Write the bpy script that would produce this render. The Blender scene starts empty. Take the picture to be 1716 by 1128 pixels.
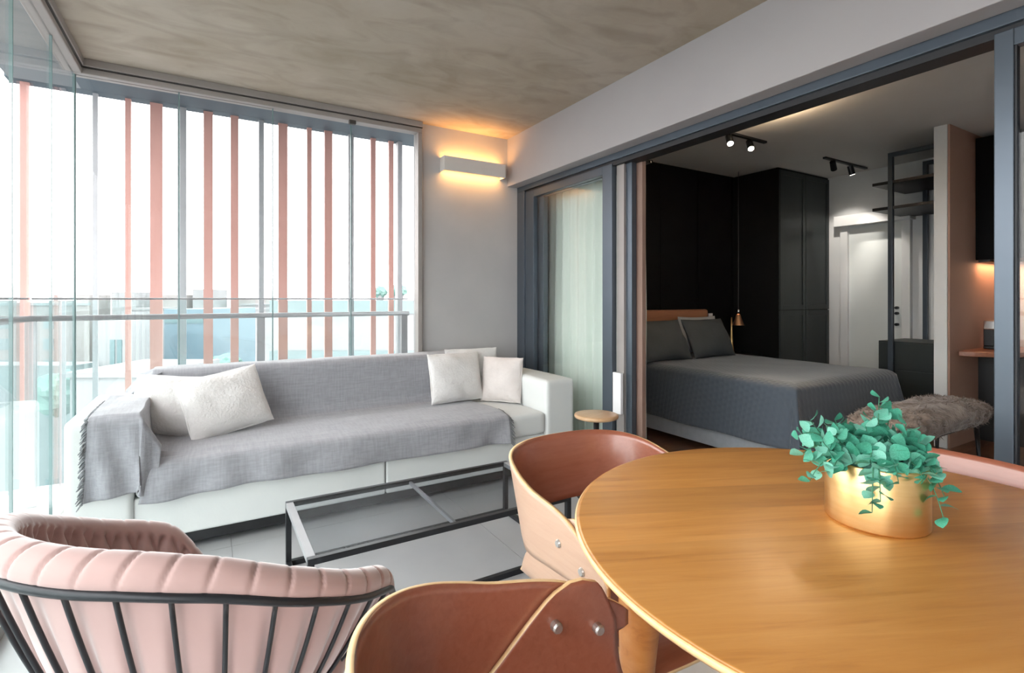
import bpy, math, random
from mathutils import Vector, Matrix, noise

PI = math.pi
scene = bpy.context.scene
COL = scene.collection
random.seed(7)

# ------------------------------------------------------------------ camera
H = 1.25                                   # eye height
cd = bpy.data.cameras.new('camera')
cd.sensor_fit = 'HORIZONTAL'
cd.sensor_width = 36.0
cd.lens = 36.0 * 856 / 1716
cd.shift_y = -62 / 1716
cd.clip_start = 0.02
cd.clip_end = 2000
cam = bpy.data.objects.new('camera', cd)
COL.objects.link(cam)
cam.location = (0, 0, H)
cam.rotation_euler = (PI / 2, 0, -math.radians(30.7))
scene.camera = cam

# ------------------------------------------------------------------ world: bright overcast sky
world = bpy.data.worlds.new('overcast_sky')
scene.world = world
world.use_nodes = True
wn = world.node_tree
bg = wn.nodes['Background']
bg.inputs['Color'].default_value = (1.0, 0.985, 0.99, 1)
bg.inputs['Strength'].default_value = 5.0

scene.view_settings.view_transform = 'Standard'
scene.view_settings.look = 'None'
scene.view_settings.gamma = 1.0
scene.view_settings.use_curve_mapping = False
scene.view_settings.exposure = 0.4
scene.cycles.transparent_max_bounces = 32


# ------------------------------------------------------------------ material helpers
def _new(name):
    m = bpy.data.materials.new(name)
    m.use_nodes = True
    nt = m.node_tree
    return m, nt, nt.nodes['Principled BSDF']


def P(nt, kind, **kw):
    n = nt.nodes.new(kind)
    for k, v in kw.items():
        setattr(n, k, v)
    return n


def rgba(c):
    return (c[0], c[1], c[2], 1)


def mat(name, color, rough=0.5, metal=0.0, color2=None, scale=6.0, stretch=(1, 1, 1), bump=0.0, bump_scale=None,
        coat=0.0, sheen=0.0, spec=None, rot=(0, 0, 0), detail=5.0, lo=0.35, hi=0.65, bump_stretch=None):
    m, nt, b = _new(name)
    L = nt.links
    b.inputs['Roughness'].default_value = rough
    b.inputs['Metallic'].default_value = metal
    b.inputs['Base Color'].default_value = rgba(color)
    if coat:
        b.inputs['Coat Weight'].default_value = coat
        b.inputs['Coat Roughness'].default_value = 0.12
    if sheen:
        b.inputs['Sheen Weight'].default_value = sheen
        b.inputs['Sheen Roughness'].default_value = 0.4
    if spec is not None:
        b.inputs['Specular IOR Level'].default_value = spec
    tc = P(nt, 'ShaderNodeTexCoord')
    mp = P(nt, 'ShaderNodeMapping')
    mp.inputs['Scale'].default_value = stretch
    mp.inputs['Rotation'].default_value = rot
    L.new(tc.outputs['Object'], mp.inputs['Vector'])
    if color2 is not None:
        nz = P(nt, 'ShaderNodeTexNoise')
        nz.inputs['Scale'].default_value = scale
        nz.inputs['Detail'].default_value = detail
        L.new(mp.outputs['Vector'], nz.inputs['Vector'])
        cr = P(nt, 'ShaderNodeValToRGB')
        cr.color_ramp.elements[0].position = lo
        cr.color_ramp.elements[1].position = hi
        cr.color_ramp.elements[0].color = rgba(color)
        cr.color_ramp.elements[1].color = rgba(color2)
        L.new(nz.outputs['Fac'], cr.inputs['Fac'])
        L.new(cr.outputs['Color'], b.inputs['Base Color'])
    if bump:
        nb = P(nt, 'ShaderNodeTexNoise')
        nb.inputs['Scale'].default_value = bump_scale or scale * 4
        nb.inputs['Detail'].default_value = 4
        if bump_stretch:
            mp2 = P(nt, 'ShaderNodeMapping')
            mp2.inputs['Scale'].default_value = bump_stretch
            L.new(tc.outputs['Object'], mp2.inputs['Vector'])
            L.new(mp2.outputs['Vector'], nb.inputs['Vector'])
        else:
            L.new(mp.outputs['Vector'], nb.inputs['Vector'])
        bp = P(nt, 'ShaderNodeBump')
        bp.inputs['Strength'].default_value = bump
        bp.inputs['Distance'].default_value = 0.01
        L.new(nb.outputs['Fac'], bp.inputs['Height'])
        L.new(bp.outputs['Normal'], b.inputs['Normal'])
    return m


def glass_mat(name, tint, refl=1.0, rough=0.0):
    """Thin architectural pane: clear transmission with Fresnel reflection."""
    m = bpy.data.materials.new(name)
    m.use_nodes = True
    nt = m.node_tree
    nt.nodes.clear()
    out = P(nt, 'ShaderNodeOutputMaterial')
    tr = P(nt, 'ShaderNodeBsdfTransparent')
    tr.inputs['Color'].default_value = rgba(tint)
    gl = P(nt, 'ShaderNodeBsdfGlossy')
    gl.inputs['Roughness'].default_value = rough
    fr = P(nt, 'ShaderNodeFresnel')
    ge = P(nt, 'ShaderNodeNewGeometry')          # same reflectance on the front and the back of the pane
    mi = P(nt, 'ShaderNodeMapRange')
    mi.inputs['To Min'].default_value = 1.45
    mi.inputs['To Max'].default_value = 1 / 1.45
    nt.links.new(ge.outputs['Backfacing'], mi.inputs['Value'])
    nt.links.new(mi.outputs[0], fr.inputs['IOR'])
    ml = P(nt, 'ShaderNodeMath', operation='MULTIPLY')
    ml.inputs[1].default_value = refl
    mx = P(nt, 'ShaderNodeMixShader')
    nt.links.new(fr.outputs['Fac'], ml.inputs[0])
    nt.links.new(ml.outputs[0], mx.inputs['Fac'])
    nt.links.new(tr.outputs[0], mx.inputs[1])
    nt.links.new(gl.outputs[0], mx.inputs[2])
    nt.links.new(mx.outputs[0], out.inputs['Surface'])
    return m


def emit_mat(name, color, strength):
    m, nt, b = _new(name)
    b.inputs['Base Color'].default_value = rgba(color)
    b.inputs['Emission Color'].default_value = rgba(color)
    b.inputs['Emission Strength'].default_value = strength
    return m


def wood_mat(name, c_dark, c_mid, c_light, along, rough=0.35, boards=0.0, coat=0.25, scale=1.0):
    """Long-grained wood; grain runs along the local direction 'along' (angle about z)."""
    m, nt, b = _new(name)
    L = nt.links
    tc = P(nt, 'ShaderNodeTexCoord')
    mp0 = P(nt, 'ShaderNodeMapping')
    mp0.inputs['Rotation'].default_value = (0, 0, -along)
    L.new(tc.outputs['Object'], mp0.inputs['Vector'])
    vec = mp0.outputs['Vector']
    tint = None
    if boards:
        sx = P(nt, 'ShaderNodeSeparateXYZ')
        L.new(vec, sx.inputs[0])
        mm = P(nt, 'ShaderNodeMath', operation='MULTIPLY')
        mm.inputs[1].default_value = boards
        L.new(sx.outputs['Y'], mm.inputs[0])
        fl = P(nt, 'ShaderNodeMath', operation='FLOOR')
        L.new(mm.outputs[0], fl.inputs[0])
        wn_ = P(nt, 'ShaderNodeTexWhiteNoise', noise_dimensions='1D')
        L.new(fl.outputs[0], wn_.inputs['W'])
        tint = wn_.outputs['Value']
        cx = P(nt, 'ShaderNodeCombineXYZ')
        L.new(tint, cx.inputs['X'])
        L.new(tint, cx.inputs['Z'])
        sc_ = P(nt, 'ShaderNodeVectorMath', operation='SCALE')
        sc_.inputs['Scale'].default_value = 7.0
        L.new(cx.outputs[0], sc_.inputs[0])
        ad = P(nt, 'ShaderNodeVectorMath', operation='ADD')
        L.new(vec, ad.inputs[0])
        L.new(sc_.outputs[0], ad.inputs[1])
        vec = ad.outputs[0]
    mp = P(nt, 'ShaderNodeMapping')
    mp.inputs['Scale'].default_value = (1.2 * scale, 14 * scale, 14 * scale)
    L.new(vec, mp.inputs['Vector'])
    nz = P(nt, 'ShaderNodeTexNoise')
    nz.inputs['Scale'].default_value = 2.2
    nz.inputs['Detail'].default_value = 8
    nz.inputs['Roughness'].default_value = 0.62
    nz.inputs['Distortion'].default_value = 0.6
    L.new(mp.outputs['Vector'], nz.inputs['Vector'])
    cr = P(nt, 'ShaderNodeValToRGB')
    e = cr.color_ramp.elements
    e[0].position, e[0].color = 0.22, rgba(c_dark)
    e[1].position, e[1].color = 0.75, rgba(c_light)
    k = e.new(0.45)
    k.color = rgba(c_mid)
    L.new(nz.outputs['Fac'], cr.inputs['Fac'])
    col = cr.outputs['Color']
    if tint is not None:
        hv = P(nt, 'ShaderNodeHueSaturation')
        mr = P(nt, 'ShaderNodeMapRange')
        mr.inputs['To Min'].default_value = 0.86
        mr.inputs['To Max'].default_value = 1.10
        L.new(tint, mr.inputs['Value'])
        L.new(mr.outputs[0], hv.inputs['Value'])
        L.new(col, hv.inputs['Color'])
        col = hv.outputs['Color']
    L.new(col, b.inputs['Base Color'])
    b.inputs['Roughness'].default_value = rough
    b.inputs['Coat Weight'].default_value = coat
    b.inputs['Coat Roughness'].default_value = 0.2
    bp = P(nt, 'ShaderNodeBump')
    bp.inputs['Strength'].default_value = 0.12
    bp.inputs['Distance'].default_value = 0.004
    L.new(nz.outputs['Fac'], bp.inputs['Height'])
    L.new(bp.outputs['Normal'], b.inputs['Normal'])
    return m


def weave_mat(name, c1, c2, rough=0.9, freq=180.0, streak=40.0, bump=0.5):
    """Woven cloth: fine cross threads plus slubby streaks."""
    m, nt, b = _new(name)
    L = nt.links
    tc = P(nt, 'ShaderNodeTexCoord')
    outs = []
    for st in ((streak * 0.12, streak, streak), (streak, streak * 0.12, streak * 0.12)):
        mp = P(nt, 'ShaderNodeMapping')
        mp.inputs['Scale'].default_value = st
        L.new(tc.outputs['Object'], mp.inputs['Vector'])
        nz = P(nt, 'ShaderNodeTexNoise')
        nz.inputs['Scale'].default_value = 2.5
        nz.inputs['Detail'].default_value = 4
        L.new(mp.outputs['Vector'], nz.inputs['Vector'])
        outs.append(nz.outputs['Fac'])
    ad = P(nt, 'ShaderNodeMath', operation='ADD')
    L.new(outs[0], ad.inputs[0])
    L.new(outs[1], ad.inputs[1])
    cr = P(nt, 'ShaderNodeValToRGB')
    cr.color_ramp.elements[0].position = 0.38
    cr.color_ramp.elements[1].position = 0.62
    cr.color_ramp.elements[0].color = rgba(c1)
    cr.color_ramp.elements[1].color = rgba(c2)
    hf = P(nt, 'ShaderNodeMath', operation='MULTIPLY')
    hf.inputs[1].default_value = 0.5
    L.new(ad.outputs[0], hf.inputs[0])
    L.new(hf.outputs[0], cr.inputs['Fac'])
    L.new(cr.outputs['Color'], b.inputs['Base Color'])
    b.inputs['Roughness'].default_value = rough
    b.inputs['Sheen Weight'].default_value = 0.25
    bp = P(nt, 'ShaderNodeBump')
    bp.inputs['Strength'].default_value = bump
    bp.inputs['Distance'].default_value = 0.006
    L.new(hf.outputs[0], bp.inputs['Height'])
    L.new(bp.outputs['Normal'], b.inputs['Normal'])
    return m


def concrete_mat():
    m, nt, b = _new('board_concrete')
    L = nt.links
    tc = P(nt, 'ShaderNodeTexCoord')
    n1 = P(nt, 'ShaderNodeTexNoise')
    n1.inputs['Scale'].default_value = 1.1
    n1.inputs['Detail'].default_value = 7
    n1.inputs['Roughness'].default_value = 0.62
    L.new(tc.outputs['Object'], n1.inputs['Vector'])
    c1 = P(nt, 'ShaderNodeValToRGB')
    e = c1.color_ramp.elements
    e[0].position, e[0].color = 0.30, (0.33, 0.272, 0.205, 1)
    e[1].position, e[1].color = 0.72, (0.455, 0.40, 0.34, 1)
    k = e.new(0.5)
    k.color = (0.395, 0.335, 0.272, 1)
    L.new(n1.outputs['Fac'], c1.inputs['Fac'])
    mp = P(nt, 'ShaderNodeMapping')
    mp.inputs['Scale'].default_value = (1.6, 3.4, 2.0)
    mp.inputs['Rotation'].default_value = (0, 0, 0.5)
    L.new(tc.outputs['Object'], mp.inputs['Vector'])
    n2 = P(nt, 'ShaderNodeTexNoise')
    n2.inputs['Scale'].default_value = 1.6
    n2.inputs['Detail'].default_value = 6
    n2.inputs['Distortion'].default_value = 1.2
    L.new(mp.outputs['Vector'], n2.inputs['Vector'])
    c2 = P(nt, 'ShaderNodeValToRGB')
    c2.color_ramp.elements[0].position = 0.25
    c2.color_ramp.elements[0].color = (0.70, 0.68, 0.64, 1)
    c2.color_ramp.elements[1].position = 0.55
    c2.color_ramp.elements[1].color = (1, 1, 1, 1)
    L.new(n2.outputs['Fac'], c2.inputs['Fac'])
    mx = P(nt, 'ShaderNodeMix', data_type='RGBA', blend_type='MULTIPLY')
    mx.inputs['Factor'].default_value = 0.8
    L.new(c1.outputs['Color'], mx.inputs['A'])
    L.new(c2.outputs['Color'], mx.inputs['B'])
    L.new(mx.outputs['Result'], b.inputs['Base Color'])
    b.inputs['Roughness'].default_value = 0.75
    bp = P(nt, 'ShaderNodeBump')
    bp.inputs['Strength'].default_value = 0.08
    bp.inputs['Distance'].default_value = 0.02
    L.new(n2.outputs['Fac'], bp.inputs['Height'])
    L.new(bp.outputs['Normal'], b.inputs['Normal'])
    return m


def quilt_mat():
    m, nt, b = _new('charcoal_quilt')
    L = nt.links
    tc = P(nt, 'ShaderNodeTexCoord')
    hs = []
    for ang in (0.785, -0.785):
        mp = P(nt, 'ShaderNodeMapping')
        mp.inputs['Rotation'].default_value = (ang * 0.6, ang * 0.6, ang)
        L.new(tc.outputs['Object'], mp.inputs['Vector'])
        wv = P(nt, 'ShaderNodeTexWave')
        wv.inputs['Scale'].default_value = 9.0
        wv.inputs['Distortion'].default_value = 1.5
        L.new(mp.outputs['Vector'], wv.inputs['Vector'])
        hs.append(wv.outputs['Fac'])
    ml = P(nt, 'ShaderNodeMath', operation='MULTIPLY')
    L.new(hs[0], ml.inputs[0])
    L.new(hs[1], ml.inputs[1])
    b.inputs['Base Color'].default_value = (0.078, 0.097, 0.124, 1)
    b.inputs['Roughness'].default_value = 0.75
    b.inputs['Sheen Weight'].default_value = 0.3
    bp = P(nt, 'ShaderNodeBump')
    bp.inputs['Strength'].default_value = 0.3
    bp.inputs['Distance'].default_value = 0.008
    L.new(ml.outputs[0], bp.inputs['Height'])
    L.new(bp.outputs['Normal'], b.inputs['Normal'])
    return m


M = {}
M['concrete'] = concrete_mat()
M['plaster'] = mat('grey_white_plaster', (0.34, 0.32, 0.325), 0.85, color2=(0.365, 0.345, 0.345), scale=1.5)
M['grey_wall'] = mat('grey_cement_paint', (0.40, 0.395, 0.40), 0.8, color2=(0.46, 0.45, 0.45), scale=1.4)
M['white_wall'] = mat('white_wall_paint', (0.72, 0.73, 0.73), 0.7, color2=(0.76, 0.76, 0.76), scale=2)
M['bed_ceiling'] = mat('white_ceiling_paint', (0.60, 0.59, 0.57), 0.8, color2=(0.63, 0.62, 0.60), scale=2)
M['warm_lit_wall'] = mat('warm_lit_blush', (0.36, 0.215, 0.16), 0.7, color2=(0.39, 0.24, 0.18), scale=2)  # warm kitchen light put into the brown-pink wall colour
M['tile'] = mat('grey_porcelain', (0.42, 0.42, 0.43), 0.38, color2=(0.48, 0.48, 0.485), scale=1.8, bump=0.03)
M['grout'] = mat('grey_grout', (0.36, 0.36, 0.36), 0.9)
M['plank'] = wood_mat('brown_plank', (0.10, 0.045, 0.025), (0.17, 0.08, 0.04), (0.23, 0.12, 0.065), 0, rough=0.4)
M['frame'] = mat('graphite_aluminium', (0.085, 0.105, 0.13), 0.32, metal=0.55, color2=(0.095, 0.115, 0.14), scale=3)
M['frame_black'] = mat('black_gasket', (0.012, 0.013, 0.016), 0.5)
M['track'] = mat('warm_grey_aluminium', (0.30, 0.275, 0.26), 0.45, metal=0.2, color2=(0.34, 0.31, 0.295), scale=3)
M['track_dark'] = mat('dark_slot', (0.05, 0.045, 0.042), 0.6)
M['overhang'] = mat('grey_overhang_paint', (0.20, 0.22, 0.235), 0.8, color2=(0.23, 0.25, 0.265), scale=1.2)
M['steel'] = mat('blue_grey_steel', (0.055, 0.075, 0.095), 0.6, color2=(0.065, 0.088, 0.11), scale=2)
M['rail'] = mat('grey_railing_paint', (0.30, 0.30, 0.31), 0.4, metal=0.3, color2=(0.34, 0.34, 0.35), scale=3)
M['glass'] = glass_mat('clear_pane', (0.985, 0.996, 0.995), 0.8)
M['glass_rail'] = glass_mat('green_rail_pane', (0.935, 0.985, 0.98), 0.8)
M['glass_edge'] = mat('green_glass_edge', (0.16, 0.24, 0.24), 0.2)
M['glass_door'] = glass_mat('clear_door_pane', (0.985, 0.99, 0.985), 0.8)
M['glass_table'] = glass_mat('smoked_table_pane', (0.80, 0.81, 0.825), 0.22, 0.30)
M['fin'] = mat('dusty_red_fin', (0.60, 0.31, 0.27), 0.6, color2=(0.66, 0.36, 0.32), scale=1.5, stretch=(4, 4, 0.6))
M['fin_grey'] = mat('silver_grey_fin', (0.36, 0.36, 0.38), 0.5, color2=(0.42, 0.42, 0.44), scale=1.5)
M['lamp_white'] = mat('white_lamp_metal', (0.62, 0.60, 0.58), 0.4)
M['warm_glow'] = emit_mat('warm_led', (1.0, 0.60, 0.25), 6.0)
M['sofa'] = mat('off_white_leather', (0.66, 0.68, 0.67), 0.5, color2=(0.70, 0.715, 0.70), scale=3, bump=0.05, bump_scale=60)
M['black'] = mat('black_paint', (0.012, 0.013, 0.015), 0.4)
M['black_metal'] = mat('black_steel', (0.02, 0.022, 0.026), 0.35, metal=0.3)
M['throw'] = weave_mat('grey_slub_weave', (0.262, 0.262, 0.282), (0.325, 0.325, 0.35))
M['fringe'] = weave_mat('grey_yarn', (0.13, 0.14, 0.15), (0.27, 0.275, 0.29))
M['pillow'] = mat('fluffy_white', (0.66, 0.64, 0.625), 0.95, color2=(0.74, 0.72, 0.71), scale=9, bump=0.5, bump_scale=70, sheen=0.5)
M['pillow_pink'] = mat('blush_white_cloth', (0.64, 0.585, 0.56), 0.95, color2=(0.70, 0.645, 0.62), scale=8, bump=0.3, bump_scale=60, sheen=0.4)
M['velvet'] = mat('blush_velvet', (0.42, 0.275, 0.255), 0.75, color2=(0.47, 0.315, 0.292), scale=3, sheen=1.0)
M['ply_in'] = wood_mat('walnut_veneer', (0.27, 0.08, 0.043), (0.31, 0.098, 0.054), (0.35, 0.118, 0.068), PI / 2, rough=0.32, coat=0.9, scale=2.2)
M['ply_out'] = wood_mat('pale_outer_face', (0.47, 0.30, 0.205), (0.50, 0.325, 0.23), (0.53, 0.35, 0.25), 0, rough=0.42, coat=0.2, scale=2.2)  # outer faces of the chairs, paler than the inner ones
M['ply_edge'] = mat('blond_ply_edge', (0.74, 0.48, 0.23), 0.5, color2=(0.82, 0.57, 0.31), scale=40)
M['bolt'] = mat('brushed_bolt', (0.55, 0.53, 0.50), 0.35, metal=0.9, color2=(0.62, 0.60, 0.57), scale=40)
GR = math.radians(-24)
M['table_wood'] = wood_mat('honey_wood', (0.38, 0.145, 0.03), (0.53, 0.23, 0.052), (0.62, 0.295, 0.08), GR, rough=0.36, boards=7.0, coat=0.2)
M['table_leg'] = wood_mat('amber_leg_wood', (0.33, 0.115, 0.028), (0.47, 0.185, 0.045), (0.55, 0.24, 0.07), 0, rough=0.4)
M['table_edge'] = wood_mat('pale_table_edge', (0.66, 0.42, 0.18), (0.74, 0.50, 0.24), (0.80, 0.58, 0.32), GR, rough=0.4)
M['stool_wood'] = wood_mat('light_stool_wood', (0.50, 0.29, 0.15), (0.58, 0.36, 0.19), (0.64, 0.42, 0.25), 0.3, rough=0.4)
M['gold'] = mat('brushed_gold', (0.80, 0.52, 0.22), 0.30, metal=0.92, color2=(0.84, 0.57, 0.26), scale=8, stretch=(1, 1, 12), bump=0.04, bump_scale=50)
M['leaf'] = mat('mint_leaf', (0.035, 0.27, 0.17), 0.55, color2=(0.09, 0.39, 0.27), scale=22)
M['leaf_pale'] = mat('pale_mint_leaf', (0.12, 0.42, 0.31), 0.55, color2=(0.22, 0.52, 0.41), scale=22)
M['stem'] = mat('dark_green_stem', (0.05, 0.20, 0.11), 0.6)
M['moss'] = mat('dark_moss', (0.03, 0.05, 0.03), 0.95, color2=(0.05, 0.08, 0.04), scale=40, bump=0.5)
M['curtain'] = mat('pale_linen', (0.75, 0.83, 0.78), 0.9, color2=(0.80, 0.86, 0.82), scale=4, stretch=(6, 6, 0.4), bump=0.05)
M['black_panel'] = mat('matte_black_panel', (0.004, 0.0042, 0.005), 0.7, color2=(0.005, 0.0052, 0.006), scale=2, spec=0.12)
M['carcass'] = mat('black_green_lacquer', (0.007, 0.0075, 0.008), 0.6, color2=(0.008, 0.0085, 0.009), scale=2, spec=0.15)
M['wardrobe'] = mat('dark_green_grey_lacquer', (0.034, 0.041, 0.042), 0.42, color2=(0.038, 0.046, 0.047), scale=2, spec=0.3)
M['headboard'] = wood_mat('reddish_headboard_wood', (0.28, 0.11, 0.055), (0.37, 0.155, 0.08), (0.43, 0.19, 0.10), 0, rough=0.4)
M['bed_base'] = mat('grey_box_fabric', (0.40, 0.43, 0.47), 0.85, color2=(0.44, 0.47, 0.51), scale=20)
M['quilt'] = quilt_mat()
M['dark_pillow'] = mat('charcoal_linen', (0.05, 0.06, 0.068), 0.85, color2=(0.06, 0.07, 0.078), scale=8, bump=0.2, bump_scale=80)
M['fur'] = mat('taupe_fur', (0.14, 0.11, 0.095), 0.95, color2=(0.34, 0.28, 0.245), scale=14, bump=1.0, bump_scale=45, sheen=0.4)
M['copper'] = mat('polished_copper', (0.88, 0.52, 0.32), 0.42, metal=0.9)
M['door_white'] = mat('white_door_lacquer', (0.68, 0.71, 0.70), 0.45, color2=(0.71, 0.74, 0.73), scale=2)
M['counter_wood'] = wood_mat('red_brown_counter_wood', (0.22, 0.075, 0.04), (0.31, 0.115, 0.06), (0.37, 0.15, 0.085), 0, rough=0.35)
M['brown_edge'] = mat('warm_lit_reveal', (0.24, 0.15, 0.12), 0.6, color2=(0.28, 0.18, 0.14), scale=3)  # brown tone takes in the warm light on the wall edge
M['chrome'] = mat('satin_chrome', (0.70, 0.70, 0.70), 0.2, metal=1.0)
M['white_plastic'] = mat('white_plastic', (0.78, 0.78, 0.79), 0.4)
M['spot_on'] = emit_mat('spot_lens_warm', (1.0, 0.86, 0.66), 60.0)
M['spot_cool'] = emit_mat('spot_lens_neutral', (1.0, 0.95, 0.88), 9.0)
M['kitchen_led'] = emit_mat('kitchen_led', (1.0, 0.60, 0.34), 1.5)
M['bulb'] = emit_mat('bulb_warm', (1.0, 0.72, 0.42), 10.0)
M['b_white'] = mat('white_render', (0.235, 0.237, 0.242), 0.9, color2=(0.26, 0.262, 0.268), scale=0.4)
M['b_cream'] = mat('cream_render', (0.19, 0.183, 0.178), 0.9, color2=(0.22, 0.213, 0.207), scale=0.4)
M['b_teal'] = mat('teal_glass_block', (0.145, 0.18, 0.185), 0.5, color2=(0.165, 0.205, 0.21), scale=0.5)
M['b_blue'] = mat('blue_curtain_wall', (0.10, 0.155, 0.19), 0.4, color2=(0.115, 0.175, 0.21), scale=0.5)
M['b_grey'] = mat('grey_roofing', (0.17, 0.18, 0.183), 0.9, color2=(0.20, 0.21, 0.213), scale=0.4)
M['b_window'] = mat('teal_window', (0.10, 0.16, 0.17), 0.3)
M['street'] = mat('pale_ground', (0.20, 0.215, 0.215), 0.95, color2=(0.27, 0.285, 0.285), scale=0.05)
M['foliage'] = mat('hazy_tree_green', (0.10, 0.19, 0.17), 0.9, color2=(0.16, 0.26, 0.23), scale=1.2)
M['soil_white'] = mat('white_planter', (0.25, 0.25, 0.25), 0.8)


# ------------------------------------------------------------------ mesh helpers
class MB:
    def __init__(s):
        s.v, s.f, s.mi = [], [], []

    def face(s, idx, m=0):
        s.f.append(idx)
        s.mi.append(m)

    def box(s, x0, y0, z0, x1, y1, z1, m=0):
        x0, x1 = min(x0, x1), max(x0, x1)
        y0, y1 = min(y0, y1), max(y0, y1)
        z0, z1 = min(z0, z1), max(z0, z1)
        b = len(s.v)
        s.v += [(x0, y0, z0), (x1, y0, z0), (x1, y1, z0), (x0, y1, z0), (x0, y0, z1), (x1, y0, z1), (x1, y1, z1), (x0, y1, z1)]
        for q in ((0, 3, 2, 1), (4, 5, 6, 7), (0, 1, 5, 4), (1, 2, 6, 5), (2, 3, 7, 6), (3, 0, 4, 7)):
            s.face([b + i for i in q], m)
        return s

    def tube(s, pts, r, n=8, closed=False, m=0):
        pts = [Vector(p) for p in pts]
        rs = r if isinstance(r, (list, tuple)) else [r] * len(pts)
        k = len(pts)
        b = len(s.v)
        up = None
        for i, p in enumerate(pts):
            if closed:
                t = pts[(i + 1) % k] - pts[i - 1]
            else:
                t = pts[min(i + 1, k - 1)] - pts[max(i - 1, 0)]
            t.normalize()
            if up is None:
                a = Vector((0, 0, 1)) if abs(t.z) < 0.9 else Vector((1, 0, 0))
                up = (a - t * a.dot(t)).normalized()
            else:
                up = (up - t * up.dot(t)).normalized()
            sd = t.cross(up)
            for j in range(n):
                an = 2 * PI * j / n
                q = p + (up * math.cos(an) + sd * math.sin(an)) * rs[i]
                s.v.append(tuple(q))
        for i in range(k if closed else k - 1):
            i2 = (i + 1) % k
            for j in range(n):
                j2 = (j + 1) % n
                s.face([b + i * n + j, b + i2 * n + j, b + i2 * n + j2, b + i * n + j2][::-1], m)
        if not closed:
            s.face([b + j for j in range(n)], m)
            s.face([b + (k - 1) * n + j for j in range(n)][::-1], m)
        return s

    def lathe(s, prof, n=32, c=(0, 0, 0), m=0, sx=1.0, sy=1.0):
        b = len(s.v)
        k = len(prof)
        for (r, z) in prof:
            for j in range(n):
                an = 2 * PI * j / n
                s.v.append((c[0] + sx * r * math.cos(an), c[1] + sy * r * math.sin(an), c[2] + z))
        for i in range(k - 1):
            for j in range(n):
                j2 = (j + 1) % n
                s.face([b + i * n + j, b + i * n + j2, b + (i + 1) * n + j2, b + (i + 1) * n + j], m)
        if prof[0][0] > 1e-5:
            s.face([b + j for j in range(n)][::-1], m)
        if prof[-1][0] > 1e-5:
            s.face([b + (k - 1) * n + j for j in range(n)], m)
        return s

    def grid(s, nu, nv, fn, closed_u=False, m=0, flip=False):
        b = len(s.v)
        for i in range(nu):
            for j in range(nv):
                s.v.append(tuple(fn(i / (nu if closed_u else nu - 1), j / (nv - 1))))
        for i in range(nu if closed_u else nu - 1):
            i2 = (i + 1) % nu
            for j in range(nv - 1):
                q = [b + i * nv + j, b + i2 * nv + j, b + i2 * nv + j + 1, b + i * nv + j + 1]
                s.face(q[::-1] if flip else q, m)
        return s

    def mesh(s, name, mats, smooth=False):
        me = bpy.data.meshes.new(name)
        me.from_pydata(s.v, [], s.f)
        for q in (mats if isinstance(mats, (list, tuple)) else [mats]):
            me.materials.append(M[q])
        me.polygons.foreach_set('material_index', s.mi)
        if smooth:
            me.polygons.foreach_set('use_smooth', [True] * len(me.polygons))
        me.update()
        return me

    def build(s, name, mats, parent=None, smooth=False, bevel=0.0, seg=2, solid=None, subsurf=0, loc=None, rot=None):
        return link(name, s.mesh(name, mats, smooth), parent, smooth, bevel, seg, solid, subsurf, loc, rot)


def link(name, me, parent=None, smooth=False, bevel=0.0, seg=2, solid=None, subsurf=0, loc=None, rot=None):
    o = bpy.data.objects.new(name, me)
    COL.objects.link(o)
    if parent is not None:
        o.parent = parent
    if loc is not None:
        o.location = loc
    if rot is not None:
        o.rotation_euler = rot
    if solid:
        md = o.modifiers.new('thickness', 'SOLIDIFY')
        md.thickness = solid[0]
        md.offset = solid[1]
        if len(solid) > 2:
            md.material_offset = solid[2]
            md.material_offset_rim = solid[3]
    if subsurf:
        md = o.modifiers.new('smooth', 'SUBSURF')
        md.levels = subsurf
        md.render_levels = subsurf
    if bevel:
        md = o.modifiers.new('bevel', 'BEVEL')
        md.width = bevel
        md.segments = seg
        md.limit_method = 'ANGLE'
        md.angle_limit = 0.7
    return o


def tag(o, label=None, cat=None, group=None, kind=None):
    if label:
        o['label'] = label
    if cat:
        o['category'] = cat
    if group:
        o['group'] = group
    if kind:
        o['kind'] = kind
    return o


def thing(name, label, cat, loc=(0, 0, 0), rotz=0.0, group=None):
    o = bpy.data.objects.new(name, None)
    COL.objects.link(o)
    o.location = loc
    o.rotation_euler = (0, 0, rotz)
    o.empty_display_size = 0.1
    return tag(o, label, cat, group)


def setting(name, loc=(0, 0, 0), label=None):
    o = bpy.data.objects.new(name, None)
    COL.objects.link(o)
    o.location = loc
    o.empty_display_size = 0.1
    return tag(o, label, None, None, 'structure')


def struct(name, mb, mats, parent=None, label=None, **kw):
    o = mb.build(name, mats, parent, **kw)
    if parent is None:
        tag(o, label, None, None, 'structure')
    return o


def copy_tree(o, parent=None):
    c = o.copy()
    COL.objects.link(c)
    c.parent = parent
    for ch in list(o.children):
        copy_tree(ch, c)
    return c


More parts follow.
